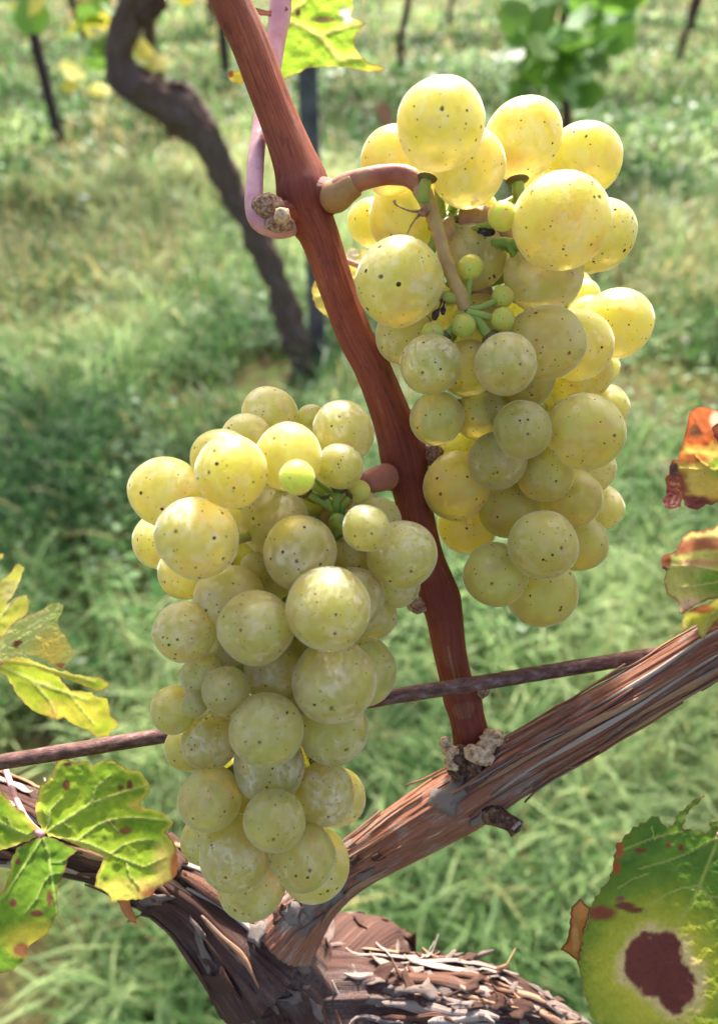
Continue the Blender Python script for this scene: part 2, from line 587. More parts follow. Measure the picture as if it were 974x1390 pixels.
def ground_material():
    t = NT('meadow_soil')
    tc = t.n('TexCoord').outputs['Object']
    n1 = t.noise(tc, 1.7, 6, .6); n2 = t.noise(tc, 14, 6, .65); n3 = t.noise(tc, 90, 4)
    col = t.ramp(n2, [(.3, srgb(64, 50, 38)), (.45, srgb(86, 80, 52)), (.6, srgb(84, 108, 54)), (.75, srgb(120, 128, 78))])
    col = t.mix(t.range(n1, .5, .66, 0, .6), col, srgb(146, 132, 88))
    col = t.mix(t.range(n3, .5, .7, 0, .4), col, srgb(58, 44, 34))
    p = t.bsdf(col, .95, .1)
    t.l(t.bump(n3, .8, .02), p.inputs['Normal'])
    return t.done(p.outputs[0])


M['ground'] = ground_material()


def metal_material():
    t = NT('weathered_steel_post')
    tc = t.n('TexCoord').outputs['Object']
    n = t.noise(tc, 30, 5)
    p = t.bsdf(t.ramp(n, [(.35, srgb(74, 72, 84)), (.6, srgb(104, 102, 114)), (.8, srgb(112, 86, 72))]), .55, .5, Metallic=.3)
    return t.done(p.outputs[0])


M['post'] = metal_material()

# ------------------------------------------------------------------ ground and grass
nx = 160
gx = np.concatenate([-np.geomspace(300, .05, nx // 2), np.geomspace(.05, 300, nx // 2)])
gy = np.concatenate([-np.geomspace(200, .05, 40), np.geomspace(.05, 400, 140)])
GX, GY = np.meshgrid(gx, gy)
GZ = .03 * vnoise(np.stack([GX.ravel() * .9, GY.ravel() * .9, GX.ravel() * 0], 1)).reshape(GX.shape) * np.exp(-(GX ** 2 + GY ** 2) / 900)


def gz(x, y):
    return .03 * vnoise(np.stack([x * .9, y * .9, x * 0], 1)) * np.exp(-(x ** 2 + y ** 2) / 900)


V = np.stack([GX, GY, GZ], -1).reshape(-1, 3)
ny_, nx_ = GX.shape
i = np.arange(ny_ - 1)[:, None] * nx_; j = np.arange(nx_ - 1)[None]
F = np.stack([i + j, i + j + 1, i + nx_ + j + 1, i + nx_ + j], -1).reshape(-1, 4)
tag(link('ground', np_mesh('ground', V, [F]), M['ground']), kind='structure')


def wedge(n, r0, r1, power, half=1.05):
    """points in a wedge ahead with area density ~ r**-power"""
    u = rng.random(n)
    e = 2 - power
    r = (r0 ** e + u * (r1 ** e - r0 ** e)) ** (1 / e)
    a = (rng.random(n) * 2 - 1) * half
    return r * np.sin(a), r * np.cos(a) - .15, r


G_DARK, G_MID, G_LITE = np.array(srgb(58, 100, 52)), np.array(srgb(106, 147, 80)), np.array(srgb(182, 202, 138))
STRAW = np.array(srgb(186, 176, 120))


def blades(n, r0, r1, power, h0, h1, w0, name, half):
    x, y, r = wedge(n, r0, r1, power, half)
    dens = fbm(np.stack([x * 1.6, y * 1.6, x * 0 + 5], 1), 3)
    soil = fbm(np.stack([x * 2.3 + 40, y * 2.3, x * 0], 1), 3)
    keep = (dens + rng.random(n) * .9 > .02) & (soil < .14 + rng.random(n) * .3)
    x, y, r, dens, soil = (q[keep] for q in (x, y, r, dens, soil))
    n = len(x)
    far = np.clip(r / 2.2, 1, 4)
    h = (h0 + (h1 - h0) * rng.random(n) ** 1.5) * (1 + .35 * dens) * np.sqrt(np.clip(far, 1, 2))
    w = w0 * (.6 + .8 * rng.random(n)) * far
    a = rng.random(n) * 2 * np.pi
    lean = .25 + .9 * rng.random(n)
    lx, ly = np.cos(a), np.sin(a)
    sa = a + np.pi / 2 + rng.normal(0, .5, n)
    wx, wy = np.cos(sa) * w / 2, np.sin(sa) * w / 2
    z = gz(x, y) - .004
    V = np.zeros((n, 7, 3))
    for k, (t, ww) in enumerate(((0, .8), (.4, 1.0), (.75, .75))):
        ox = x + lx * h * lean * t ** 1.8; oy = y + ly * h * lean * t ** 1.8
        oz = z + h * (t - .38 * lean * t ** 2)
        V[:, 2 * k] = np.stack([ox - wx * ww, oy - wy * ww, oz], 1)
        V[:, 2 * k + 1] = np.stack([ox + wx * ww, oy + wy * ww, oz], 1)
    V[:, 6] = np.stack([x + lx * h * lean, y + ly * h * lean, z + h * (1 - .5 * lean)], 1)
    b = np.arange(n)[:, None] * 7
    q = np.concatenate([b + np.array([[0, 1, 3, 2]]), b + np.array([[2, 3, 5, 4]])])
    t3 = b + np.array([[4, 5, 6]])
    me = np_mesh(name, V.reshape(-1, 3), [q, t3])
    k = np.clip(.45 + 1.3 * fbm(np.stack([x * 1.5, y * 1.5 + 9, x * 0 + 2], 1), 3) + rng.normal(0, .25, n), 0, 1)[:, None]
    c = np.where(k < .5, G_DARK + (G_MID - G_DARK) * k * 2, G_MID + (G_LITE - G_MID) * (k - .5) * 2)
    sm = np.clip(fbm(np.stack([x * .8 + 70, y * .8, x * 0], 1), 3) * 2.0 + .15, 0, .75)
    st = (rng.random(n) < .05 + .55 * sm)[:, None]
    c = np.where(st, STRAW * (.65 + .5 * rng.random((n, 1))), c)
    c = c * (.65 + .6 * rng.random((n, 1)))
    set_col(me, 'Col', np.repeat(c, 7, 0))
    o = link(name, me, M['grass'])
    return o


tag(blades(200000, .12, 4.0, 1.0, .06, .19, .0042, 'grass', 1.45), 'long green and straw coloured grass between the vine rows', 'grass', kind='stuff')
tag(blades(90000, 3.6, 26, 1.6, .05, .12, .006, 'far_grass', 1.1), 'blurred pale meadow grass around the far vine rows', 'grass', kind='stuff')


def weeds(n, name):
    """low broad leaves of clover and plantain"""
    x, y, r = wedge(n, 1.0, 9, 1.5)
    cl = fbm(np.stack([x * 2.2 + 11, y * 2.2, x * 0], 1), 3)
    keep = cl + rng.random(n) * .5 > .22
    x, y, r = x[keep], y[keep], r[keep]; n = len(x)
    s = (.005 + .009 * rng.random(n) ** 2) * np.clip(r / 2, 1, 2.5)
    z = gz(x, y) + .02 + .06 * rng.random(n)
    a = rng.random(n) * 6.283; tl = rng.normal(0, .45, n); tl2 = rng.normal(0, .45, n)
    ang = np.arange(6) * np.pi / 3
    el = np.stack([np.cos(ang), .62 * np.sin(ang)], 1)
    px = el[None, :, 0] * s[:, None]; py = el[None, :, 1] * s[:, None]
    V = np.stack([x[:, None] + px * np.cos(a)[:, None] - py * np.sin(a)[:, None],
                  y[:, None] + px * np.sin(a)[:, None] + py * np.cos(a)[:, None],
                  z[:, None] + px * tl[:, None] + py * tl2[:, None]], -1)
    b = np.arange(n)[:, None] * 6
    me = np_mesh(name, V.reshape(-1, 3), [b + np.array([[0, 1, 2, 3]]), b + np.array([[0, 3, 4, 5]])])
    k = rng.random((n, 1))
    c = np.array(srgb(70, 122, 58)) * (1 - k) + np.array(srgb(138, 176, 104)) * k
    pal = rng.random(n) < .06
    c[pal] = np.array(srgb(178, 200, 170))
    set_col(me, 'Col', np.repeat(c, 6, 0))
    return link(name, me, M['grass'])


tag(weeds(60000, 'clover'), 'low round leaved clover and weeds among the grass', 'clover', kind='stuff')

# ------------------------------------------------------------------ the vine in front
vine = empty('grape_vine', (0.0, 0.19, 0.0))
tag(vine, 'old grape vine in front with red brown cane rising from shaggy barked wood', 'vine')

# cordon (the arm rising to the right)
def ridges(amp, fa=5.0, fl=22.0, lump=0.0):
    def f(tc, r):
        a = vnoise(np.stack([tc[:, 0] * fa, tc[:, 1] * fa, tc[:, 2] * fl], 1))
        b = vnoise(np.stack([tc[:, 0] * fa * 2.3 + 7, tc[:, 1] * fa * 2.3, tc[:, 2] * fl * 1.7], 1))
        out = amp * (-np.abs(a) * 1.2 + .45 + .5 * b)
        if lump:
            out = out + lump * r * fbm(np.stack([tc[:, 0] * 1.1, tc[:, 1] * 1.1, tc[:, 2] * 60], 1), 3)
        return out
    return f


_e1, _e2 = at(974, 878, .132), at(1090, 812, .124)
_dv = (_e2 - _e1).normalized()
_ext = [(*(_e2 + _dv * .13 + Vector((0, .05, .01))), .0056), (*(_e2 + _dv * .06 + Vector((0, .014, .002))), .0050)]
cordon_t = Tube(_ext + px_path([(1090, 812, .124, 38), (974, 878, .132, 35), (850, 952, .142, 35), (695, 1042, .155, 38), (620, 1088, .160, 42),
                         (547, 1132, .163, 37), (477, 1178, .166, 31), (430, 1215, .168, 36), (385, 1262, .170, 52)]),
                nl=560, ns=140, disp=ridges(.00042, 12.0, 34, .05))
cordon = link('cordon', cordon_t.mesh('cordon'), M['cordon'], vine)

# old wood: head, left arm, trunk
left_t = Tube(px_path([(-120, 1060, .172, 52), (-10, 1108, .171, 52), (90, 1140, .170, 42), (180, 1172, .170, 40), (255, 1212, .171, 46),
                       (310, 1262, .172, 62), (360, 1310, .174, 80)]), nl=300, ns=110, disp=ridges(.0011, 4.5, 30, .12))
left_arm = link('old_arm', left_t.mesh('old_arm'), M['oldwood'], vine)
hp = at(420, 1335, .178)
trunk_t = Tube([(*at(345, 1285, .173), .0080), (*at(392, 1325, .177), .0115), (*at(432, 1385, .181), .0145), (hp.x + .012, hp.y + .006, hp.z - .03, .018),
                (hp.x + .02, hp.y + .01, hp.z - .15, .020), (hp.x + .005, hp.y + .0, hp.z - .4, .024), (hp.x + .01, hp.y + .01, .0, .032), (hp.x + .01, hp.y + .01, -.03, .034)],
               nl=420, ns=110, disp=ridges(.0016, 3.5, 14, .16))
trunk = link('trunk', trunk_t.mesh('trunk'), M['oldwood'], vine)
stub_t = Tube(px_path([(430, 1362, .178, 60), (520, 1358, .178, 56), (610, 1362, .177, 48), (690, 1376, .176, 38), (780, 1410, .175, 26)]),
              nl=200, ns=90, disp=ridges(.0013, 4.0, 30, .2))
stub = link('old_spur', stub_t.mesh('old_spur'), M['oldwood'], vine)


def strip_mesh(name, tube, u0, u1, th, dth, width, lift, curl, rs):
    n = 14
    rows = []
    for k in range(n):
        f = k / (n - 1)
        u = u0 + (u1 - u0) * f
        t0 = th + dth * f + .05 * math.sin(f * 7 + rs)
        end = abs(2 * f - 1)
        lf = lift + curl * max(0, end - .7) ** 2 * (1 if (f > .5) == (rs % 2 > 1) else .25)
        p, nrm, tan = tube.surf(u, t0, lf)
        side = np.cross(tan, nrm)
        side /= np.linalg.norm(side)
        w = width * (.35 + .65 * (1 - end ** 3)) * (1 + .25 * math.sin(f * 11 + rs))
        th_ = .00014
        rows.append((p - side * w / 2 - nrm * th_, p - side * w / 2 + nrm * th_ * .4, p + nrm * th_ * 2.0, p + side * w / 2 + nrm * th_ * .4, p + side * w / 2 - nrm * th_))
    V = np.array(rows).reshape(-1, 3)
    F = []
    for k in range(n - 1):
        for q in range(5):
            a, b = k * 5 + q, k * 5 + (q + 1) % 5
            F.append((a, a + 5, b + 5, b))
    me = np_mesh(name, V, [np.array(F), np.array([[0, 1, 2, 3, 4], [n * 5 - 1, n * 5 - 2, n * 5 - 3, n * 5 - 4, n * 5 - 5]])], smooth=True)
    tcs = np.zeros((len(V), 3)); tcs[:, 0] = math.cos(th) + np.tile(np.linspace(-.12, .12, 5), n); tcs[:, 1] = math.sin(th)
    tcs[:, 2] = np.repeat(np.linspace(u0, u1, n) * tube.S[-1], 5) + rs * .1
    set_vec(me, 'tc', tcs)
    return me


def cam_theta(tube, u):
    """angle on the tube that faces the camera"""
    i = int(u * (tube.nl - 1))
    v = np.array(CAM) - tube.C[i]
    return math.atan2(v @ tube.B[i], v @ tube.N[i])


def strips(tube, parent, n, u_lo, u_hi, mats, wr, lr, spread=1.5, lift=.0002, curl=.02):
    for k in range(n):
        u0 = random.uniform(u_lo, u_hi - lr[0])
        u1 = min(u_hi, u0 + random.uniform(*lr))
        th = cam_theta(tube, (u0 + u1) / 2) + random.uniform(-spread, spread)
        me = strip_mesh('bark_strip', tube, u0, u1, th, random.uniform(-.25, .25), random.uniform(*wr), lift + random.random() * .0004,
                        curl * random.random() ** 2, random.random() * 9)
        link('bark_strip', me, M[random.choice(mats)], parent)


strips(cordon_t, cordon, 60, .02, .97, ['strip_red', 'strip_red', 'strip_tan', 'strip_tan', 'strip_grey'], (.0003, .0011), (.06, .22), curl=.02)
strips(left_t, left_arm, 46, .08, .95, ['flake_dark', 'strip_grey', 'strip_tan', 'flake_dark'], (.0010, .0030), (.12, .3), curl=.06)
strips(stub_t, stub, 40, .10, .95, ['flake_dark', 'flake', 'strip_grey', 'strip_tan'], (.0008, .0026), (.2, .45), curl=.08)
strips(trunk_t, trunk, 70, .01, .5, ['flake_dark', 'strip_red', 'flake', 'strip_grey'], (.0008, .003), (.04, .14), curl=.1)


def flake_mesh(name, size, asp, seed, flat=1.0):
    r = random.Random(seed)
    n = 11
    ring = []
    for k in range(n):
        a = 2 * math.pi * k / n
        rr = size * (.45 + .75 * r.random())
        ring.append((math.cos(a) * rr * asp, math.sin(a) * rr))
    bend = r.uniform(-.6, .9) / size * .5 * flat; tw = r.uniform(-.5, .5) / size * flat
    def z(x, y): return bend * y * y + tw * x * y * .5 + .15 * flat * size * math.sin(x / size * 3 + seed)
    rings = []
    V = []
    for f in (1.0, .55):
        for (x, y) in ring: V.append((x * f, y * f, z(x * f, y * f) + (1 - f) * size * .06))
    V.append((0, 0, z(0, 0) + size * .05))
    th = size * .10
    for (x, y) in ring: V.append((x * .96, y * .96, z(x, y) - th))
    V.append((0, 0, z(0, 0) - th))
    q, t3 = [], []
    for k in range(n):
        k2 = (k + 1) % n
        q.append((k, k2, n + k2, n + k)); t3.append((n + k, n + k2, 2 * n))
        q.append((k2, k, 2 * n + 1 + k, 2 * n + 1 + k2)); t3.append((2 * n + 1 + k2, 2 * n + 1 + k, 3 * n + 1))
    V = np.array(V)
    me = np_mesh(name, V, [np.array(q), np.array(t3)], smooth=False)
    tcs = np.stack([V[:, 1] * 130 + seed, V[:, 2] * 130, V[:, 0] * .8 + seed], 1)
    set_vec(me, 'tc', tcs)
    return me


FLK = [flake_mesh('bark_flake', 1.0, 1.2 + .55 * (k % 5), k) for k in range(10)]
for k, me in enumerate(FLK): me.materials.append(M['flake'] if k % 3 else M['flake_dark'])


def put_flake(parent, p, nrm, tan, size, tilt, k=None):
    me = FLK[k if k is not None else random.randrange(10)]
    o = bpy.data.objects.new('bark_flake', me)
    COL.objects.link(o)
    nrm = Vector(nrm).normalized()
    tan = Vector(tan)
    z = (nrm + Vector((random.gauss(0, tilt), random.gauss(0, tilt), random.gauss(0, tilt)))).normalized()
    x = (tan - z * tan.dot(z)).normalized()
    x = Matrix.Rotation(random.gauss(0, .4), 3, z) @ x
    y = z.cross(x)
    m = Matrix((x, y, z)).transposed().to_4x4()
    o.parent = parent
    o.matrix_world = Matrix.Translation(Vector(p)) @ m @ Matrix.Diagonal((size, size * random.uniform(.5, 1), size, 1))
    o.matrix_parent_inverse = Matrix.Identity(4)
    o.matrix_basis = Matrix.Translation(Vector(p)) @ m @ Matrix.Diagonal((size, size * random.uniform(.5, 1), size, 1))
    return o


def flakes(tube, parent, n, u_lo, u_hi, sr, tilt, spread=1.6):
    for k in range(n):
        u = random.uniform(u_lo, u_hi)
        th = cam_theta(tube, u) + random.uniform(-spread, spread)
        p, nrm, tan = tube.surf(u, th, .0002)
        put_flake(parent, p, nrm, tan, random.uniform(*sr), tilt)


for o in (cordon, left_arm, trunk, stub, vine):
    pass
# parts below are parented to meshes whose origin is the world origin relative to the vine's inverse
flakes(stub_t, stub, 90, .10, .98, (.0010, .0030), .2)
flakes(trunk_t, trunk, 60, .0, .16, (.0010, .0032), .2)
flakes(trunk_t, trunk, 60, .0, .07, (.0014, .0036), .22, 2.4)
flakes(left_t, left_arm, 16, .45, .98, (.0016, .0036), .3)
flakes(cordon_t, cordon, 7, .88, .98, (.0014, .0030), .2, .9)
# pruned side stub and grey scabs on the cordon
sd = Tube(px_path([(655, 1095, .157, 22), (668, 1105, .153, 16), (682, 1112, .151, 12), (694, 1119, .150, 11), (702, 1126, .1495, 13)]), nl=40, ns=24,
          disp=lambda tc, r: r * .22 * fbm(tc * np.array([2, 2, 260])))
spur = link('pruned_stub', sd.mesh('pruned_stub'), M['burr'], cordon)
cut = Tube(px_path([(700, 1122, .1492, 9.5), (703, 1125, .1488, 9)]), nl=4, ns=18, disp=lambda tc, r: r * .1 * vnoise(tc * 3))
link('cut_face', cut.mesh('cut_face'), M['lichen'], spur)
SCAB = flake_mesh('grey_scab', 1.0, 1.15, 77, .25); SCAB.materials.append(M['lichen'])
for (x, y, s, kk) in ((610, 1080, .0045, 1), (622, 1066, .0034, 4), (662, 1106, .0026, 2), (440, 1222, .0048, 0), (402, 1240, .0040, 0), (372, 1254, .0036, 0), (300, 1262, .0030, 0)):
    u = 0
    best = min(range(cordon_t.nl), key=lambda i: (Vector(cordon_t.C[i]) - at(x, y, .157)).length)
    u = best / (cordon_t.nl - 1)
    tgt = np.array(at(x, y, .1525)) - cordon_t.C[best]
    th = math.atan2(tgt @ cordon_t.B[best], tgt @ cordon_t.N[best])
    p, nrm, tan = cordon_t.surf(u, th, .0003)
    o = put_flake(cordon, p, nrm, tan, s, .05, kk)
    o.data = SCAB

# ------------------------------------------------------------------ the cane
CANE = [(288, -80, .144, 27), (313, 0, .1455, 27), (337, 55, .1465, 26), (357, 108, .1475, 26), (379, 165, .1485, 26.5), (399, 215, .149, 29.5), (409, 245, .1495, 34.5), (414, 270, .1495, 37), (421, 295, .150, 32), (435, 325, .150, 26.5),
        (459, 395, .151, 24), (482, 455, .152, 24), (505, 500, .1525, 24.5), (527, 555, .1535, 26), (540, 592, .154, 29), (548, 620, .154, 32), (555, 650, .1545, 27), (565, 700, .155, 23),
        (579, 755, .1555, 22), (590, 790, .156, 25), (596, 812, .156, 28), (602, 835, .1565, 25), (609, 880, .157, 22.5), (618, 920, .1575, 22), (627, 948, .158, 26), (633, 972, .158, 24), (640, 1005, .1585, 26), (646, 1045, .159, 30)]


def cane_disp(tc, r):
    th = np.arctan2(tc[:, 1], tc[:, 0])
    g = vnoise(np.stack([tc[:, 0] * 6, tc[:, 1] * 6, tc[:, 2] * 18], 1))
    g2 = vnoise(np.stack([tc[:, 0] * 1.0, tc[:, 1] * 1.0, tc[:, 2] * 90], 1))
    return .00013 * g + .035 * r * g2


cane_t = Tube(px_path(CANE), nl=520, ns=72, disp=cane_disp)
cme = cane_t.mesh('cane')
# masks that belong to the bark: swollen nodes (smoother, wine red) and the peeled patches
yv = []
for c in cane_t.C:
    v = Vector(c) - CAM
    yv.append(CY - FPX * v.dot(UPV) / v.dot(FWD))
yv = np.array(yv)
nodem = sum(np.exp(-((yv - y0) / s) ** 2) for y0, s in ((268, 40), (622, 38), (812, 26), (990, 50)))
nodem = nodem + .6 * np.clip((yv - 430) / 260, 0, 1)
nodem = np.concatenate([np.repeat(nodem, 72), [0, 0]])
pl = np.zeros((520, 72))
for row in range(520):
    th0 = cam_theta(cane_t, row / 519.0)
    th = np.linspace(0, 2 * np.pi, 72, endpoint=False)
    dth = (th - th0 + np.pi) % (2 * np.pi) - np.pi
    for (y0, y1, a, wd) in ((872, 928, .05, .16), (880, 915, .25, .07), (890, 925, -.25, .06), (944, 968, .1, .75)):
        if y0 < yv[row] < y1:
            e = min(yv[row] - y0, y1 - yv[row]) / (y1 - y0)
            pl[row] = np.maximum(pl[row], np.clip((wd * (.5 + e) - np.abs(dth - a * (1 if a < .2 else 1))) / .08, 0, 1) * (.75 if wd < .5 else .5))
pl = np.concatenate([pl.ravel(), [0, 0]])
for nm, ar in (('node', np.clip(nodem, 0, 1)), ('peel', pl)):
    a = cme.attributes.new(nm, 'FLOAT', 'POINT'); a.data.foreach_set('value', ar.astype(np.float32))
cane = link('cane', cme, M['cane'], vine)


def blob(name, center, r, mat, parent, amp=.3, sc=(1, 1, 1), freq=2.0, sub=3, seed=0.0):
    bm = bmesh.new()
    bmesh.ops.create_icosphere(bm, subdivisions=sub, radius=1.0)
    V0 = np.array([v.co[:] for v in bm.verts])
    k = 1 + amp * fbm(V0 * freq + 31.7 * seed + 5, 3)
    me = bpy.data.meshes.new(name)
    for v, kk in zip(bm.verts, k):
        v.co = Vector(center) + Vector((v.co.x * r * sc[0] * kk, v.co.y * r * sc[1] * kk, v.co.z * r * sc[2] * kk))
    for f in bm.faces: f.smooth = True
    bm.to_mesh(me); bm.free()
    return link(name, me, mat, parent)


# buds and dry scars on the nodes
fl = Tube(px_path([(402, 262, .1520, 20), (420, 264, .1502, 25), (436, 266, .1484, 25), (448, 267, .1471, 23), (460, 266, .1460, 19)]), nl=30, ns=40)
sm_ = fl.mesh('node_shoulder'); a_ = sm_.attributes.new('node', 'FLOAT', 'POINT'); a_.data.foreach_set('value', np.full(len(sm_.vertices), 1.2, np.float32))
link('node_shoulder', sm_, M['cane'], cane)
fl = Tube(px_path([(424, 280, .1515, 28), (404, 286, .1495, 25), (386, 291, .1472, 18), (372, 294, .1460, 12)]), nl=30, ns=40, disp=cane_disp)
link('node_shoulder', fl.mesh('node_shoulder'), M['cane'], cane)
b0 = blob('bud', at(364, 281, .1440), .0029, M['bud'], cane, .25, (1.15, .9, .85), seed=1)
blob('bud_tip', at(383, 293, .1405), .0016, M['crumb'], b0, .3, seed=2)
blob('bud_scale', at(380, 303, .1432), .0022, M['bud'], cane, .35, (1.3, .9, .7), seed=8)
blob('bud', at(566, 822, .1545), .0018, M['bud'], cane, .4, (1.2, 1, .9), seed=3)
blob('bud', at(558, 815, .1545), .0011, M['bud'], cane, .4, seed=4)
blob('bud', at(586, 617, .1535), .0021, M['bud'], cane, .35, (1.1, 1, 1.2), seed=5)
blob('bud', at(655, 938, .1560), .0014, M['bud'], cane, .35, seed=6)
for k, (x, y, d, r, s) in enumerate(((668, 1000, .1535, .0018, 1.2), (676, 1005, .153, .0013, 1), (660, 1014, .1525, .0016, 1.3), (604, 1008, .1535, .0012, 1), (612, 1022, .1530, .0016, 1.1),
                                     (645, 1022, .1515, .0017, 1.5), (655, 1030, .1515, .0015, 1.4), (690, 1008, .1535, .0011, 1.5), (615, 1036, .1530, .0016, 1.2))):
    blob('callus', at(x, y, d), r, M['crumb'], cane, .5, (s, 1, .9), 3.0, seed=10 + k)
for k, (x, y, d, r) in enumerate(((626, 1028, .1535, .0024), (640, 1036, .1530, .0024), (622, 1044, .1545, .0024))):
    blob('burr_knot', at(x, y, d), r, M['burr'], cane, .45, seed=30 + k, freq=3)

# leaf stalk that starts at the upper node and runs up behind the cane
pet_t = Tube(px_path([(420, 292, .1530, 13), (402, 304, .1502, 13), (378, 310, .1462, 13), (354, 302, .1450, 13), (345, 284, .1455, 12.5), (345, 255, .147, 12), (349, 200, .151, 11), (357, 150, .155, 11), (368, 100, .158, 12), (375, 50, .160, 13), (380, 15, .161, 15), (383, -30, .162, 13)]),
             nl=120, ns=24, disp=lambda tc, r: .00006 * vnoise(tc * np.array([3, 3, 200])))
petiole = link('petiole', pet_t.mesh('petiole'), M['petiole'], vine)

# ------------------------------------------------------------------ the wire
wt = Tube(px_path([(-500, 1118, .1485, 10.5), (0, 1035, .1485, 10.5), (225, 998, .1485, 10.2), (537, 945, .1488, 10.2), (640, 929, .1490, 10.2), (880, 890, .1495, 10.0), (1500, 792, .151, 10)]),
          nl=320, ns=28, disp=lambda tc, r: .00010 * fbm(tc * np.array([1.5, 1.5, 500]), 3))
tag(link('trellis_wire', wt.mesh('trellis_wire'), M['wire']), 'rusty brown trellis wire stretched in front of the cane', 'wire')

# ------------------------------------------------------------------ grapes
def grape_meshes(name, mat, n=6, amp=.035):
    out = []
    for k in range(n):
        bm = bmesh.new()
        bmesh.ops.create_icosphere(bm, subdivisions=5, radius=1.0)
        V0 = np.array([v.co[:] for v in bm.verts])
        kk = 1 + amp * vnoise(V0 * 1.3 + 11 * k)
        for v, s in zip(bm.verts, kk):
            v.co = v.co * s
            # a slight dimple at the stalk and at the stylar scar
            a = math.hypot(v.co.x, v.co.y)
            if a < .25: v.co.z *= 1 - .035 * (1 - a / .25) ** 2
        for f in bm.faces: f.smooth = True
        me = bpy.data.meshes.new(name); bm.to_mesh(me); bm.free()
        me.materials.append(mat)
        out.append(me)
    return out


GM = {'g': grape_meshes('grape', M['grape']), 'n': grape_meshes('grape', M['grape_green']), 'y': grape_meshes('unripe_berry', M['young'], 3, .03)}

# rows: x, y, r (photo pixels), layer (0 = nearest), kind
LEFT = [
 (445,826,57,0,'g'),(453,925,58,0,'g'),(268,730,56,0,'g'),(314,641,50,0,'g'),(348,852,51,0,'g'),(407,751,50,0,'g'),(361,991,51,0,'g'),
 (496,717,32,0,'n'),(403,648,24,0,'y'),(225,668,48,1,'g'),(391,620,46,1,'g'),(545,753,47,1,'g'),(306,937,33,0,'n'),
 (285,1084,43,1,'g'),(372,1114,41,0,'g'),(320,1160,48,1,'g'),(411,1162,45,1,'g'),(366,1040,49,1,'g'),(440,1077,41,1,'g'),
 (250,858,42,1,'g'),(311,815,48,1,'g'),(372,709,47,1,'g'),(461,633,31,1,'n'),(466,586,42,2,'g'),(236,964,32,1,'n'),(264,956,19,0,'n'),
 (285,1007,38,1,'g'),(370,912,40,2,'g'),(453,990,46,2,'g'),(343,1199,47,2,'g'),(426,1173,48,2,'g'),(479,812,43,2,'g'),(491,912,47,2,'g'),
 (512,707,32,2,'g'),(537,792,33,2,'g'),(455,1082,39,2,'g'),(282,1138,35,2,'g'),(255,1015,31,2,'n'),(275,917,30,2,'g'),(310,895,29,2,'g'),
 (252,776,37,2,'g'),(223,733,41,2,'g'),(302,624,42,2,'g'),(334,594,34,3,'g'),(367,564,38,3,'g'),(422,570,21,4,'n'),(345,767,18,2,'n'),
 (500,832,38,3,'g'),(489,697,33,3,'g'),(412,690,28,3,'n'),(476,757,30,3,'n'),(398,888,32,3,'n'),(362,795,36,3,'n'),(325,700,30,3,'g'),(330,752,28,3,'n'),
 (420,1025,36,3,'n'),(335,1068,34,3,'n'),(400,960,34,4,'n'),(300,860,34,4,'n'),(310,1060,30,4,'n'),(440,660,36,4,'g'),(365,660,36,4,'g'),
 (270,680,38,4,'g'),(290,770,36,5,'n'),(420,800,38,5,'n'),(350,900,40,5,'n'),(440,880,40,5,'n'),(310,980,36,5,'n'),(400,1060,38,5,'n'),(330,1120,36,5,'n'),(390,1130,36,5,'n'),(480,770,34,5,'n'),
]
RIGHT = [
 (598,169,61,0,'g'),(761,300,63,0,'g'),(541,383,59,0,'g'),(709,188,51,2,'g'),(790,219,49,2,'g'),(636,229,51,1,'g'),(535,220,46,2,'g'),
 (813,319,47,2,'g'),(551,298,50,3,'g'),(505,302,32,3,'g'),(642,350,44,3,'g'),(737,372,51,2,'g'),(739,466,52,1,'g'),(782,468,47,2,'g'),
 (836,439,47,2,'g'),(800,432,30,3,'n'),(788,402,24,4,'g'),(584,495,39,0,'g'),(686,494,40,0,'g'),(635,500,37,2,'n'),(548,455,38,3,'g'),
 (709,513,41,2,'n'),(770,513,28,3,'n'),(796,507,33,3,'g'),(815,499,23,4,'g'),(592,568,36,1,'n'),(652,563,34,2,'n'),(709,583,38,1,'n'),(794,586,50,1,'g'),
 (820,553,31,3,'g'),(675,625,38,1,'n'),(740,644,36,1,'n'),(620,660,44,1,'n'),(620,602,30,3,'n'),(689,691,37,1,'n'),(777,676,38,1,'n'),(802,638,31,3,'g'),(812,689,32,3,'g'),
 (634,710,39,2,'n'),(736,740,44,0,'n'),(784,736,37,1,'n'),(672,780,42,1,'n'),(734,803,45,1,'n'),(606,648,24,4,'g'),(735,692,26,4,'n'),(750,545,30,4,'n'),
 (682,293,20,1,'y'),(798,242,14,2,'y'),(803,353,17,2,'y'),(695,340,30,4,'g'),(650,440,40,4,'n'),(700,420,38,4,'n'),(590,420,34,4,'g'),(640,290,34,4,'g'),(740,260,36,4,'g'),
 (690,600,36,4,'n'),(650,510,36,4,'n'),(760,600,36,5,'n'),(660,690,34,4,'n'),(720,760,34,5,'n'),(740,450,38,5,'n'),(690,540,36,5,'n'),(600,250,32,5,'g'),(770,400,34,5,'g'),(780,700,30,5,'n'),(640,640,32,5,'n'),
]
TINY = [(638,363,17,.1385),(629,442,16.5,.1385),(682,434,16.5,.1380),(682,403,15,.1395),(587,452,15,.1385),(607,404,11,.141)]


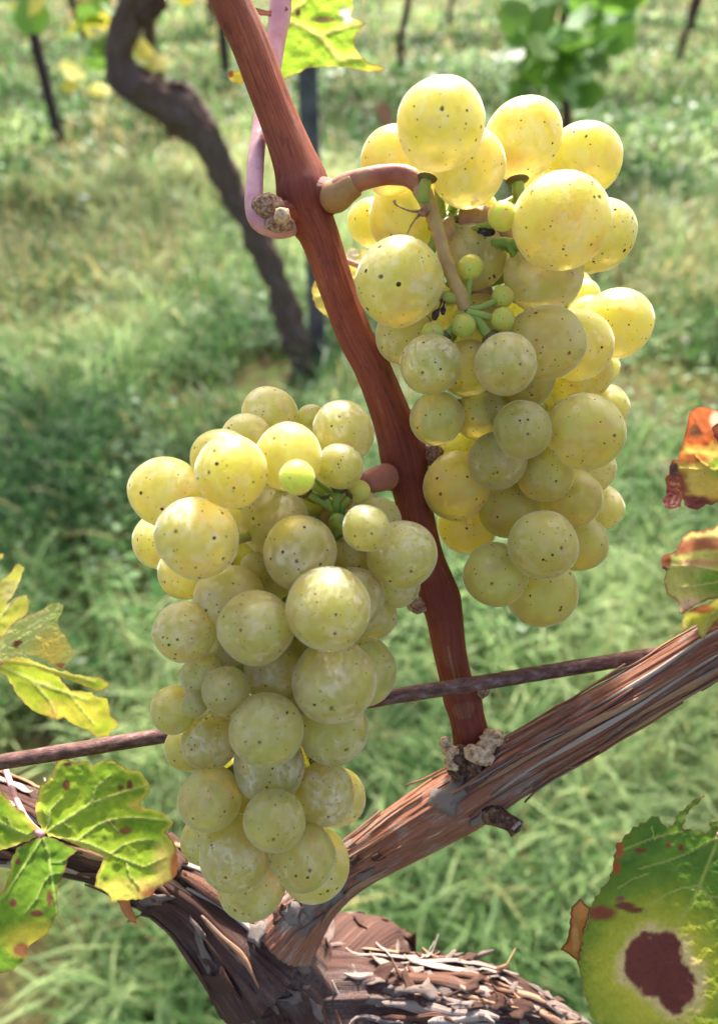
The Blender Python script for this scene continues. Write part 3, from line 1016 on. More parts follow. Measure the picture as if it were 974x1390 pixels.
def solve_depth(rows, D0, axis, halfw, curve, tilt, ymid, stems=()):
    """depths so that every grape just touches those in front of it; stems are (x, y, r, d) the later layers stay behind"""
    out = []
    st = [(at(x, y, d), r * d / FPX, None, d, x, y, r) for x, y, r, d in stems]
    for (x, y, r, lay, k) in sorted(rows, key=lambda q: q[3]):
        t = min(.97, abs(x - axis(y)) / halfw(y))
        d = D0 + tilt * (y - ymid) + curve * (1 - math.sqrt(1 - t * t)) + lay * .0030
        front = out + (st if lay > 0 else [])
        for _ in range(6):
            rad = r * d / FPX
            for q in front:
                g = math.hypot(x - q[4], y - q[5]) * d / FPX
                need = (rad + q[1]) * .93
                if g < need: d = max(d, q[3] + math.sqrt(need * need - g * g))
        p = at(x, y, d)
        out.append((p, r * d / FPX, k, d, x, y, r))
    return out


def build_bunch(root, sol, rachis_pts, rach_name='rachis'):
    RP, _ = catmull([(*p, r) for p, r in rachis_pts[-6:]], 60)
    for (p, rad, k, d, x, y, _r) in sol:
        me = random.choice(GM[k])
        o = bpy.data.objects.new('unripe_berry' if k == 'y' else 'grape', me)
        COL.objects.link(o)
        o.parent = root
        o.matrix_parent_inverse = Matrix.Translation(-Vector(root.location))
        # nearest point on the stem, a little above the berry
        q = RP[np.argmin(np.linalg.norm(RP[:, :3] - (np.array(p) + np.array([0, 0, .006])), axis=1)), :3]
        ax = (Vector(q) - p)
        if ax.length < 1e-4: ax = Vector((0, 0, 1))
        ax.normalize()
        ax = (ax + FWD * .7 + Vector((random.gauss(0, .25), random.gauss(0, .25), random.gauss(0, .25)))).normalized()
        rot = ax.to_track_quat('Z', 'Y').to_matrix().to_4x4() @ Matrix.Rotation(random.random() * 6.28, 4, 'Z')
        e = random.uniform(.98, 1.07)
        o.matrix_basis = Matrix.Translation(p) @ rot @ Matrix.Diagonal((rad * random.uniform(.97, 1.03), rad * random.uniform(.97, 1.03), rad * e, 1))
        # its stalk
        a = p + ax * rad * .97
        b = Vector(q)
        mid = (a + b) / 2 + FWD * .004
        if (a - b).length < .05:
            r0 = .0011 if k != 'y' else .0007
            tb = Tube([(*a, r0 * 1.5), (*(a.lerp(mid, .18)), r0 * 1.35), (*(a.lerp(mid, .4)), r0 * .9), (*mid, r0 * .85), (*b, r0)], nl=12, ns=8)
            link('pedicel', tb.mesh('pedicel'), M['pedicel'], root)
    return RP


# left bunch
solL = solve_depth(LEFT, .1215, lambda y: 375 - (y - 600) * .03, lambda y: max(70, 205 - max(0, y - 850) * .27), .022, .000018, 900, [(430,678,7,.1355),(446,686,7,.1365),(456,684,8,.1365),(466,684,7,.1365),(458,704,10,.1365)])
lb = empty('grape_bunch', at(455, 690, .150))
tag(lb, 'longer pale golden grape bunch hanging in front of the rusty wire', 'grape bunch', 'ripe bunches on the cane')
rl = [(at(505, 655, .1485), .0018), (at(480, 668, .1455), .0020), (at(455, 690, .143), .0022), (at(425, 760, .146), .0022), (at(395, 880, .150), .0019), (at(375, 1020, .153), .0015), (at(365, 1150, .155), .001)]
build_bunch(lb, solL, rl)
pt = Tube([(*p, r) for p, r in rl], nl=90, ns=18, disp=lambda tc, r: r * .14 * fbm(tc * np.array([1.5, 1.5, 200])))
link('rachis', pt.mesh('rachis'), M['rachis'], lb)
pd = Tube([(*at(558, 638, .1590), .0030), (*at(538, 644, .1545), .0029), (*at(514, 650, .1485), .0026), (*at(492, 657, .146), .0022)], nl=24, ns=18)
link('peduncle', pd.mesh('peduncle'), M['peduncle'], lb)
fl = Tube(px_path([(564, 636, .1580, 22), (548, 641, .1555, 23), (535, 645, .1530, 21), (526, 647, .1516, 19.5), (518, 649, .1505, 17)]), nl=30, ns=40)
sm_ = fl.mesh('node_shoulder'); a_ = sm_.attributes.new('node', 'FLOAT', 'POINT'); a_.data.foreach_set('value', np.full(len(sm_.vertices), 1.2, np.float32))
link('node_shoulder', sm_, M['cane'], cane)


def stems(root, rows, dflt=.139):
    """short green stalks that show: (points px, widths, cap at the end)"""
    for pts, cap in rows:
        tb = Tube(px_path([(x, y, d, w) for x, y, d, w in pts]), nl=20, ns=12, disp=lambda tc, r: r * .1 * vnoise(tc * np.array([2, 2, 400])))
        o = link('pedicel', tb.mesh('pedicel'), M['pedicel'], root)
        if cap:
            x, y, d, w = pts[-1]; x0, y0, d0, _ = pts[-2]
            ct = Tube(px_path([(x - (x - x0) * .15, y - (y - y0) * .15, d, w * 1.25), (x + (x - x0) * .1, y + (y - y0) * .1, d, w * 1.75), (x + (x - x0) * .25, y + (y - y0) * .25, d, w * 1.7)]), nl=8, ns=14)
            link('pedicel_cap', ct.mesh('pedicel_cap'), M['cap'], o)


stems(lb, [([(456, 702, .139, 7), (448, 690, .137, 6), (430, 678, .1355, 5.5), (418, 670, .135, 5.5)], True),
           ([(455, 700, .138, 7), (446, 688, .1365, 5.5), (441, 676, .136, 5)], True),
           ([(457, 700, .138, 7), (456, 684, .1365, 6), (459, 666, .136, 6)], True),
           ([(460, 698, .138, 6), (466, 684, .1365, 5), (475, 673, .136, 5)], True),
           ([(458, 706, .1375, 8), (464, 712, .136, 6), (472, 714, .135, 5)], False),
           ([(456, 704, .137, 9), (458, 716, .137, 9), (455, 728, .139, 8)], False)])
blob('unripe_berry', at(487, 667, .1365), .0021, M['young'], lb, .06, seed=40)
blob('pedicel_knot', at(458, 708, .1355), .0016, M['pedicel'], lb, .3, seed=41)

# right bunch
RIGHT = [(x, y, r * (1.05 if y > 480 else 1.0), l, k) for x, y, r, l, k in RIGHT]
solR = solve_depth(RIGHT, .1315, lambda y: 675 + (y - 200) * .09, lambda y: max(85, 200 - max(0, y - 480) * .28), .020, .000016, 450, [(478,248,18,.1435),(500,241,17,.142),(525,237,17,.141),(550,238,17,.140),(566,248,16,.1395),(577,268,14,.139),(590,300,13,.1385),(600,335,12,.138),(612,370,12,.138),(624,398,11,.1385),(650,427,8,.1385),(638,363,17,.1385),(629,442,16,.1385),(682,434,16,.138),(682,403,15,.1395),(587,452,15,.1385)])
rb = empty('grape_bunch', at(600, 300, .150))
tag(rb, 'shorter sunlit yellow grape bunch with tiny green berries near its bent stalk', 'grape bunch', 'ripe bunches on the cane')
rr = [(at(600, 300, .1445), .0020), (at(625, 350, .147), .0022), (at(670, 430, .150), .002), (at(700, 540, .153), .0017), (at(712, 660, .155), .0014), (at(722, 780, .156), .001)]
build_bunch(rb, solR, rr)
pt = Tube([(*p, r) for p, r in rr], nl=80, ns=18, disp=lambda tc, r: r * .14 * fbm(tc * np.array([1.5, 1.5, 200])))
link('rachis', pt.mesh('rachis'), M['rachis'], rb)
pd = Tube(px_path([(436, 264, .1475, 18), (455, 263, .1455, 18), (465, 256, .1445, 18), (478, 248, .1435, 15.5), (500, 241, .142, 14), (525, 237, .141, 13.5), (550, 238, .140, 14), (565, 247, .1395, 13), (575, 264, .1392, 10)]),
          nl=110, ns=26, disp=lambda tc, r: r * .07 * fbm(tc * np.array([1.5, 1.5, 260])))
ra = Tube(px_path([(566, 246, .1400, 11), (572, 258, .1393, 12.5), (580, 274, .1389, 11.5), (590, 300, .1385, 9.5), (600, 335, .138, 8.5), (607, 360, .138, 10.5), (614, 376, .138, 8.5), (624, 398, .1385, 10), (631, 420, .1395, 8)]),
          nl=110, ns=24, disp=lambda tc, r: r * .16 * fbm(tc * np.array([1.8, 1.8, 320])))
link('rachis', ra.mesh('rachis'), M['rachis'], rb)
pedo = link('peduncle', pd.mesh('peduncle'), M['peduncle'], rb)
cl = Tube(px_path([(446, 267, .1470, 20), (454, 267, .1458, 21.0), (462, 263, .1448, 20.5), (470, 257, .1440, 18.4), (482, 249, .1433, 16.6)]), nl=16, ns=24, disp=lambda tc, r: r * .05 * fbm(tc * np.array([2, 2, 500])))
link('stalk_collar', cl.mesh('stalk_collar'), M['collar'], pedo)
th = Tube(px_path([(625, 300, .1475, 20), (655, 300, .1465, 22), (680, 312, .146, 20), (700, 330, .1465, 16)]), nl=40, ns=20, disp=lambda tc, r: r * .2 * fbm(tc * np.array([1.5, 1.5, 300])))
link('rachis_shoulder', th.mesh('rachis_shoulder'), M['rachis'], rb)
YM = GM['y']
for k, (x, y, r, d) in enumerate(TINY):
    o = bpy.data.objects.new('unripe_berry', YM[k % 3]); COL.objects.link(o); o.parent = rb
    o.matrix_parent_inverse = Matrix.Translation(-Vector(rb.location))
    rad = r * d / FPX
    to_cam = (CAM - at(x, y, d)).normalized() + Vector((random.gauss(0, .25), 0, random.gauss(0, .25)))
    o.matrix_basis = Matrix.Translation(at(x, y, d)) @ (-to_cam).to_track_quat('Z', 'Y').to_matrix().to_4x4() @ Matrix.Diagonal((rad, rad, rad * 1.03, 1))
stems(rb, [([(632, 416, .1395, 6), (634, 400, .139, 5), (637, 384, .1385, 4.5), (638, 378, .1385, 5)], False),
           ([(634, 420, .1395, 6), (650, 418, .139, 5), (668, 410, .139, 4.5), (676, 406, .139, 4)], False),
           ([(634, 424, .139, 6), (650, 427, .1385, 5.5), (668, 430, .138, 5)], False),
           ([(640, 424, .139, 6), (652, 440, .139, 7), (664, 456, .139, 8)], True),
           ([(630, 424, .139, 6), (622, 438, .1395, 6), (604, 456, .1395, 6)], True),
           ([(575, 274, .138, 9), (576, 255, .137, 8.5), (579, 243, .1365, 8)], True),
           ([(668, 330, .141, 7), (690, 330, .140, 7), (700, 345, .140, 7), (710, 352, .140, 7)], True),
           ([(705, 272, .1425, 9), (703, 258, .1415, 9), (702, 246, .141, 9)], True),
           ([(625, 404, .139, 7), (608, 404, .139, 9), (598, 403, .1395, 8)], False)])
# dried tendril and aborted flower remains
for pts in ([(577, 287, .1375, 3), (556, 286, .137, 1.3), (538, 278, .1365, 1.2), (535, 272, .1365, 2.4)], [(572, 288, .1375, 2.5), (560, 302, .137, 1.2), (552, 318, .137, 1.1), (549, 325, .137, 1)],
            [(600, 405, .1385, 1.5), (596, 418, .138, 1.2), (591, 426, .1375, 5), (589, 434, .1375, 3)], [(604, 406, .1385, 1.5), (602, 414, .138, 1.2), (601, 420, .138, 4), (601, 427, .138, 2)]):
    tb = Tube(px_path(pts), nl=18, ns=8)
    link('dry_stalk', tb.mesh('dry_stalk'), M['bud'] if pts[0][0] < 580 else M['darkwood'], rb)
blob('dry_knot', at(576, 287, .1365), .0009, M['bud'], rb, .5, seed=50)
blob('dry_knot', at(661, 313, .139), .0013, M['darkwood'], rb, .5, (1.2, 1, .8), seed=51)

# ------------------------------------------------------------------ leaves of the vine
def leaf_sheet(outline, veins, depth, colour, step=2.2, tooth=2.2, seed=0, pucker=.0006):
    """one blade of a leaf: outline and veins in photo pixels, depth(x, y) in metres, colour(x, y, vein, edge)"""
    r = random.Random(seed)
    P = np.array(outline, dtype=float)
    pts = []
    for a, b in zip(P, np.roll(P, -1, 0)):
        n = max(2, int(np.linalg.norm(b - a) / 4))
        nr = np.array([b[1] - a[1], a[0] - b[0]]); nr = nr / (np.linalg.norm(nr) + 1e-9)
        for k in range(n):
            f = k / n
            pts.append(a + (b - a) * f + nr * (r.uniform(-1, 1) * tooth * (.5 if k else 0)))
    O = np.array(pts); n = len(O)
    x0, y0 = O.min(0); x1, y1 = O.max(0)
    X, Y = np.meshgrid(np.arange(x0, x1, step), np.arange(y0, y1, step))
    X[1::2] += step / 2
    G = np.stack([X.ravel(), Y.ravel()], 1) + rng.normal(0, .15, (X.size, 2))
    ins = np.zeros(len(G), bool)
    for a, b in zip(O, np.roll(O, -1, 0)):
        c = ((a[1] > G[:, 1]) != (b[1] > G[:, 1])) & (G[:, 0] < (b[0] - a[0]) * (G[:, 1] - a[1]) / (b[1] - a[1] + 1e-12) + a[0])
        ins ^= c
    def segdist(Q, poly, closed):
        d = np.full(len(Q), 1e9)
        L = list(zip(poly, np.roll(poly, -1, 0))) if closed else list(zip(poly[:-1], poly[1:]))
        for a, b in L:
            a, b = np.asarray(a, float)[:2], np.asarray(b, float)[:2]
            t = np.clip(((Q - a) @ (b - a)) / ((b - a) @ (b - a) + 1e-9), 0, 1)
            d = np.minimum(d, np.linalg.norm(Q - a - t[:, None] * (b - a), axis=1))
        return d
    G = G[ins]
    G = G[segdist(G, O, True) > step * .6]
    E = []
    for poly, w in veins:
        poly = np.array(poly, float)
        for a, b in zip(poly[:-1], poly[1:]):
            m = max(2, int(np.linalg.norm(b - a) / 2.0))
            E += [a + (b - a) * q / m for q in range(m)]
    if E:
        E = np.array(E)
        ie = np.zeros(len(E), bool)
        for a, b in zip(O, np.roll(O, -1, 0)):
            ie ^= ((a[1] > E[:, 1]) != (b[1] > E[:, 1])) & (E[:, 0] < (b[0] - a[0]) * (E[:, 1] - a[1]) / (b[1] - a[1] + 1e-12) + a[0])
        E = E[ie]
        E = E[segdist(E, O, True) > step * .5]
        for poly, w in veins:
            G = G[segdist(G, np.array(poly, float), False) > max(1.1, w * .75)]
        G = np.vstack([G, E])
    A = np.vstack([O, G])
    res = delaunay_2d_cdt([Vector(q) for q in A], [(k, (k + 1) % n) for k in range(n)], [], 1, 1e-4)
    Q = np.array([v[:] for v in res[0]])
    tri = np.array([f for f in res[2] if len(f) == 3])
    edge = segdist(Q, O, True)
    vein = np.zeros(len(Q)); vd = np.full(len(Q), 1e9)
    for poly, w in veins:
        poly = np.array(poly, float)
        d = segdist(Q, poly, False)
        vein = np.maximum(vein, np.clip(1.35 - d / (w * 1.25), 0, 1)); vd = np.minimum(vd, d)
    ds = np.array([depth(x, y) for x, y in Q])
    ds = ds + pucker * fbm(np.stack([Q[:, 0] / 16, Q[:, 1] / 16, Q[:, 0] * 0 + seed], 1), 3) - .5 * pucker * np.clip(vd / 14, 0, 1) + .5 * pucker * vein
    Wp = np.array([at(x, y, d)[:] for (x, y), d in zip(Q, ds)])
    c = colour(Q[:, 0], Q[:, 1], vein, edge, seed)
    return Wp, tri, c


def leaf_obj(name, sheets, parent, label=None):
    V, F, C, n = [], [], [], 0
    for (w, t, c) in sheets:
        V.append(w); F.append(t + n); C.append(c); n += len(w)
    me = np_mesh(name, np.vstack(V), [np.vstack(F)])
    set_col(me, 'Col', np.clip(np.vstack(C), 0, 1))
    o = link(name, me, M['leaf'], parent)
    if label: o['label'] = label
    return o


def lerp(a, b, t):
    return a + (b - a) * t[:, None]


def painter(base, light, edge_col, edge_w, blobs, vein_col, edge_dark=None, mott=.5):
    """leaf pigment: green body, yellowing towards a margin, necrotic patches"""
    base, light, edge_col, vein_col = (np.array(srgb(*c)) for c in (base, light, edge_col, vein_col))
    def f(x, y, vein, edge, seed):
        p = np.stack([x / 26, y / 26, x * 0 + seed * 3.3], 1)
        n1 = fbm(p, 3); n2 = fbm(p * 3.1, 2)
        c = lerp(np.repeat(base[None], len(x), 0), light, np.clip(.5 + mott * 1.4 * n1 + .3 * n2, 0, 1))
        w = edge_w * (1 + .8 * n1)
        if edge_w > 0: c = lerp(c, edge_col, np.clip(1 - edge / np.maximum(w, .5), 0, 1) ** .8)
        for (bx, by, rx, ry, col, soft) in blobs:
            q = np.hypot((x - bx) / rx, (y - by) / ry) + .18 * n2 + .22 * n1
            c = lerp(c, np.array(srgb(*col)), np.clip((1 - q) / soft + .5, 0, 1))
        c = lerp(c, vein_col, vein * .8)
        if edge_dark is not None:
            c = lerp(c, np.array(srgb(*edge_dark)), np.clip(1.3 - edge / (2.2 * (1 + n2)), 0, 1) * np.clip(.55 + 1.2 * fbm(p * .8 + 9, 2), 0, 1))
        return c
    return f


# --- broad leaf by the old arm
o1 = [(58,1128),(44,1118),(30,1100),(20,1096),(8,1082),(0,1072),(-30,1062),(-70,1080),(-95,1120),(-60,1150),(-20,1156),(8,1153),(26,1146),(40,1142)]
o1b = [(60,1130),(52,1118),(48,1100),(52,1072),(60,1062),(72,1050),(76,1034),(90,1030),(104,1036),(120,1033),(124,1042),(136,1034),(150,1031),(160,1036),(172,1044),(190,1048),(196,1056),(204,1068),(200,1080),(190,1092),(198,1098),(212,1100),(222,1104),(226,1110),(235,1116),(232,1124),(224,1130),(233,1140),(238,1150),(241,1164),(242,1178),(238,1190),(228,1198),(214,1206),(206,1216),(192,1222),(176,1222),(160,1224),(152,1225),(146,1214),(138,1208),(128,1204),(130,1190),(136,1178),(142,1164),(130,1158),(110,1150),(90,1142),(76,1137),(66,1136)]
o1c = [(56,1136),(64,1136),(78,1140),(92,1148),(106,1154),(100,1160),(92,1166),(88,1184),(82,1196),(78,1210),(77,1226),(80,1238),(74,1246),(70,1258),(62,1270),(48,1278),(40,1284),(36,1300),(20,1316),(0,1322),(-30,1316),(-50,1290),(-40,1250),(-14,1230),(6,1208),(12,1190),(16,1166),(22,1152),(36,1144)]
V1 = [([(57,1133),(85,1116),(125,1090),(160,1078),(200,1066)],1.6),([(57,1133),(66,1118),(68,1100),(84,1084)],1.1),([(66,1120),(60,1100)],.8),([(57,1135),(92,1139),(120,1146),(150,1160)],1.6),([(106,1140),(130,1122),(148,1114),(180,1110),(226,1114)],1.3),
      ([(150,1160),(170,1146),(190,1142),(206,1140)],1.2),([(150,1160),(175,1170),(196,1178),(226,1164)],1.2),([(172,1172),(176,1190),(190,1206)],.9),([(125,1090),(130,1070),(150,1052)],.8),([(85,1116),(98,1128)],.8),([(148,1114),(160,1130)],.7)]
V1c = [([(58,1136),(66,1160),(70,1190),(74,1220),(78,1240)],1.7),([(58,1136),(46,1156),(30,1180),(14,1204),(4,1222)],1.3),([(68,1172),(84,1170),(98,1162)],.9),([(70,1188),(82,1186)],.9),([(70,1186),(58,1200),(50,1220),(34,1240)],1.0)]
V1a = [([(57,1133),(36,1134),(14,1124),(-20,1108),(-60,1094)],1.5),([(16,1125),(10,1110)],.8),([(50,1138),(20,1150)],1)]
brown = (150, 92, 58)
bl1 = [(90,1066,5,7,(104,60,40),.4),(176,1066,4,8,(120,76,48),.5),(164,1070,4,4,(120,76,48),.5),(170,1128,8,5,(140,96,56),.5),(150,1116,6,4,(150,110,70),.5),(92,1038,6,3,(110,66,44),.5),(190,1093,14,8,(214,190,80),.9),
       (226,1180,18,32,(230,210,110),.9),(240,1184,9,30,(190,116,66),.5),(206,1206,34,13,(226,200,104),.9),(218,1212,30,8,(188,116,72),.5),(160,1208,26,14,(222,210,90),1.0)]
paint1 = painter((108,152,36), (170,194,56), (222,214,90), 7, bl1, (206, 216, 124), (110, 66, 44))
dep1 = lambda x, y: .1375 + .00002 * (x - 60) + .00001 * (y - 1130) + .006 * ((x - 120) / 120) ** 2 * (.4) - .002 * math.sin((y - 1030) / 60)
bl1c = [(24,1170,4,4,(110,62,50),.5),(18,1226,5,6,(120,70,60),.5),(50,1240,9,5,(104,60,48),.5),(67,1220,4,12,(124,74,56),.5),(50,1276,40,22,(204,196,70),.9),(30,1290,12,10,(140,90,60),.5)]
paint1c = painter((84,130,36), (124,162,48), (140,156,60), 3, bl1c, (180, 200, 104), (112, 70, 46))
dep1c = lambda x, y: .1385 + .00003 * (y - 1136) + .000015 * (60 - x)
s1 = [leaf_sheet(o1, V1a, lambda x, y: .1378 + .00003 * (58 - x), paint1, seed=1), leaf_sheet(o1b, V1, dep1, paint1, seed=2), leaf_sheet(o1c, V1c, dep1c, paint1c, seed=3)]
# the hanging dry tip
s1.append(leaf_sheet([(158,1222),(176,1222),(178,1232),(184,1246),(186,1255),(176,1252),(168,1240)], [], lambda x, y: .1405 + .00001 * y * 0, painter((176,112,72), (196,132,88), (160,96,60), 2, [], (200,140,90)), seed=4))
l1 = leaf_obj('leaf', s1, vine, 'lobed green leaf with yellow margin and dry brown edge')
pt1 = Tube(px_path([(58, 1134, .1378, 5), (50, 1128, .1385, 4.5), (36, 1112, .141, 4), (20, 1080, .147, 4), (6, 1040, .155, 4)]), nl=24, ns=10)
link('leaf_stalk', pt1.mesh('leaf_stalk'), M['petiole'], l1)

# --- folded yellow green leaf above it
pA = painter((150,176,40), (190,200,60), (222,208,80), 5, [(110,966,36,18,(220,212,72),.9),(70,958,14,8,(224,206,80),.8),(60,930,10,4,(200,190,110),.5),(74,968,5,7,(196,150,70),.6)], (216,222,120), (150,110,60))
pB = painter((168,190,96), (204,208,130), (220,214,140), 4, [(24,874,7,6,(120,70,50),.5),(70,880,22,26,(222,200,96),.9),(82,905,10,5,(170,110,60),.5)], (220,226,160), (180,140,80))
pC = painter((188,196,60), (214,210,84), (226,206,110), 4, [(40,836,5,8,(170,130,60),.6),(14,806,12,16,(228,214,130),.8)], (226,226,150), (160,120,60))
oA1 = [(0,888),(30,892),(60,902),(76,914),(84,926),(96,938),(124,940),(130,946),(145,948),(148,960),(150,972),(164,984),(152,992),(148,1000),(132,1002),(118,990),(100,984),(86,974),(78,978),(62,972),(48,966),(34,956),(24,944),(8,916),(0,906)]
oA1 = [(-40,880)] + oA1[:-1] + [(-30,900)]
oA2 = [(0,900),(4,893),(26,894),(40,898),(62,904),(84,912),(90,910),(100,916),(120,918),(138,920),(149,928),(146,933),(138,938),(126,938),(112,930),(96,924),(76,918),(56,910),(30,904)]
oB = [(-40,890),(0,870),(10,856),(22,842),(40,834),(56,828),(68,820),(80,818),(86,822),(84,832),(78,842),(82,856),(88,862),(94,872),(100,884),(102,888),(96,896),(90,902),(84,908),(74,904),(62,896),(46,890),(30,888),(16,894),(0,900),(-40,905)]
oC = [(-40,822),(0,790),(12,780),(20,768),(26,765),(33,770),(28,786),(18,808),(8,822),(18,812),(36,808),(40,818),(38,832),(24,842),(10,856),(0,872),(-40,884)]
s2 = [leaf_sheet(oA1, [([(0,903),(40,922),(70,934),(120,950)],1.8),([(44,926),(66,950),(76,968)],1.3),([(90,938),(110,962),(128,984)],1.1)], lambda x, y: .166 + .00002 * (y - 900), pA, seed=5, pucker=.0003),
      leaf_sheet(oA2, [([(0,896),(40,900),(84,914),(130,926)],1.5)], lambda x, y: .163 - .00003 * (x - 40), pA, seed=6, pucker=.0003),
      leaf_sheet(oB, [([(0,884),(34,858),(60,840),(80,826)],1.3),([(26,878),(50,862),(66,848)],1.0)], lambda x, y: .160 + .00004 * (x - 40) + .00008 * (870 - y) * .4, pB, seed=7, pucker=.0003),
      leaf_sheet(oC, [([(-10,850),(10,826),(26,790)],1.3)], lambda x, y: .168 + .00003 * (x), pC, seed=8, pucker=.0003),
      leaf_sheet([(-20,764),(0,752),(5,752),(4,758),(0,762),(-20,774)], [], lambda x, y: .166, pC, seed=9)]
l2 = leaf_obj('leaf', s2, vine, 'folded yellow green leaf above the rusty wire')
pt2 = Tube(px_path([(2, 900, .1635, 5), (-40, 890, .165, 4), (-120, 930, .168, 4), (-150, 1040, .170, 4)]), nl=20, ns=10)
link('leaf_stalk', pt2.mesh('leaf_stalk'), M['petiole'], l2)

# --- scorched leaf with rolled rim on the other side
pD = painter((210,182,66), (224,200,98), (166,80,44), 7, [(974,635,14,16,(150,176,60),.8),(950,580,34,30,(168,80,40),.5),(944,584,9,10,(106,66,44),.6),(912,660,22,26,(136,72,46),.5),(908,676,12,16,(112,48,40),.5),(940,682,26,9,(110,44,36),.5),(914,636,8,10,(90,60,52),.6),(940,622,26,8,(186,104,50),.5)], (220,190,90), (98,48,40))
oD = [(936,560),(944,553),(954,552),(966,556),(976,558),(1010,550),(1060,575),(1080,640),(1040,680),(976,680),(966,686),(958,684),(946,692),(936,690),(928,686),(926,676),(923,688),(912,691),(902,690),(899,676),(904,672),(902,650),(908,644),(908,634),(912,624),(920,624),(922,612),(928,596),(932,578)]
s3 = [leaf_sheet(oD, [([(1000,636),(960,638),(920,636)],1.2),([(970,640),(952,628),(944,618)],.9)], lambda x, y: .1335 + .004 * math.sin((y - 552) / 45) + .00003 * (x - 930), pD, seed=10),
      leaf_sheet([(936,560),(944,553),(956,552),(970,556),(980,566),(974,574),(966,582),(958,590),(950,584),(942,574)], [], lambda x, y: .1300 + .00005 * (y - 552), painter((172,84,44), (198,112,64), (146,70,42), 3, [(972,572,8,12,(226,190,160),.6)], (160,70,40)), seed=11),
      leaf_sheet([(966,580),(974,574),(985,574),(985,604),(974,600),(968,592)], [], lambda x, y: .1290, painter((90,48,36), (110,60,44), (80,40,30), 3, [], (90,48,36)), seed=12)]
l3 = leaf_obj('leaf', s3, vine, 'scorched orange brown leaf with yellow centre and rolled rim')
pE = painter((186,188,92), (214,206,128), (164,106,76), 4, [(972,790,36,22,(120,160,56),.9),(964,738,46,9,(156,98,72),.5),(924,744,16,9,(164,98,66),.6),(904,762,6,11,(156,84,56),.5),(901,772,4,4,(80,56,50),.5),(936,822,14,10,(228,198,170),.7),(950,832,20,9,(172,92,54),.5),(952,764,30,5,(196,150,110),.6)], (214,206,140), (120,62,46))
oE = [(897,760),(900,754),(912,750),(920,744),(926,728),(936,721),(950,720),(966,718),(974,712),(990,706),(1040,720),(1060,790),(1020,830),(990,815),(974,812),(960,814),(946,820),(932,830),(926,834),(920,832),(922,822),(914,812),(904,806),(902,796),(900,788),(904,776),(898,772)]
oE2 = [(925,856),(926,846),(928,834),(940,826),(956,820),(974,812),(1000,806),(1010,840),(985,845),(974,842),(968,848),(960,856),(955,868),(948,862),(944,848),(934,852)]
s4 = [leaf_sheet(oE, [([(1000,786),(950,794),(916,800)],1.1),([(980,776),(940,768),(904,770)],1.0)], lambda x, y: .1285 + .003 * math.sin((y - 715) / 36), pE, seed=13),
      leaf_sheet(oE2, [([(990,820),(964,836),(952,860)],1.0)], lambda x, y: .1262 + .00002 * (y - 830), painter((190,188,60), (214,206,90), (220,200,110), 4, [(948,826,20,6,(176,100,56),.5)], (224,216,140), (140,100,50)), seed=14)]
l4 = leaf_obj('leaf', s4, vine, 'mottled yellow leaf with rusty rim touching the barked arm')
for o, pts in ((l3, [(1010, 638, .134, 5), (1060, 650, .137, 4), (1110, 720, .135, 4), (1130, 790, .126, 5)]), (l4, [(1005, 785, .129, 5), (1050, 780, .129, 4), (1085, 800, .1255, 4)])):
    q = Tube(px_path(pts), nl=16, ns=10)
    link('leaf_stalk', q.mesh('leaf_stalk'), M['petiole'], o)

# --- dark green leaf with a brown spot
pF = painter((66,108,34), (112,148,50), (120,130,60), 2, [(896,1318,100,90,(170,180,50),1.1),(890,1320,72,80,(206,196,70),.8),(887,1306,50,50,(228,200,146),.3),(918,1340,40,44,(228,200,146),.3),(870,1304,22,36,(116,56,52),.16),(902,1304,25,40,(110,52,50),.16),(888,1318,38,34,(112,54,50),.18),(918,1342,28,34,(106,50,46),.18),
    (907,1147,4,4,(140,66,44),.5),(924,1151,4,5,(130,64,44),.5),(868,1155,9,4,(124,80,40),.6),(840,1150,6,16,(178,90,48),.5),(836,1178,5,8,(176,84,44),.5),(815,1240,20,10,(140,70,50),.5),(848,1230,14,5,(120,64,44),.5),(862,1236,14,4,(116,66,44),.6),(842,1220,6,4,(130,80,70),.6)], (186,196,104), (128,84,48))
oF = [(1030,1130),(974,1130),(966,1134),(962,1133),(963,1116),(974,1116),(974,1122),(1000,1118),(1040,1124),(1120,1180),(1140,1300),(1080,1420),(960,1440),(860,1420),(800,1380),(784,1310),(788,1290),(790,1268),(798,1252),(800,1240),(806,1222),(822,1200),(832,1180),(833,1166),(835,1150),(845,1138),(856,1127),(868,1118),(880,1112),(894,1108),(898,1118),(906,1124),(913,1121),(920,1106),(932,1094),(944,1084),(956,1080),(950,1088),(938,1098),(930,1112),(926,1120),(928,1126),(944,1129),(958,1131)]
oF = [(974,1130),(1000,1118),(1040,1124),(1120,1180),(1140,1300),(1080,1420),(960,1440),(860,1420),(800,1380),(784,1310),(788,1290),(790,1268),(798,1252),(800,1240),(806,1222),(822,1200),(832,1180),(833,1166),(835,1150),(845,1138),(856,1127),(868,1118),(880,1112),(894,1108),(898,1118),(906,1124),(913,1121),(920,1106),(932,1094),(944,1084),(956,1078),(957,1082),(950,1088),(938,1098),(930,1112),(926,1120),(928,1126),(944,1129),(958,1132),(962,1128),(963,1116),(974,1114)]
VF = [([(974,1140),(962,1170),(949,1203),(936,1230),(920,1256)],2.0),([(949,1203),(925,1206),(905,1214),(890,1224),(872,1238)],1.2),([(950,1203),(962,1218),(974,1236),(1000,1260)],1.4),([(972,1138),(945,1153),(920,1164),(896,1172),(866,1180)],1.0),([(926,1130),(900,1134),(880,1140),(846,1154)],1.1),([(880,1186),(858,1194),(838,1206)],.7),([(888,1140),(884,1122)],.7),([(962,1218),(980,1218),(1000,1216)],1.0),([(974,1136),(1040,1180),(1080,1260)],1.8)]
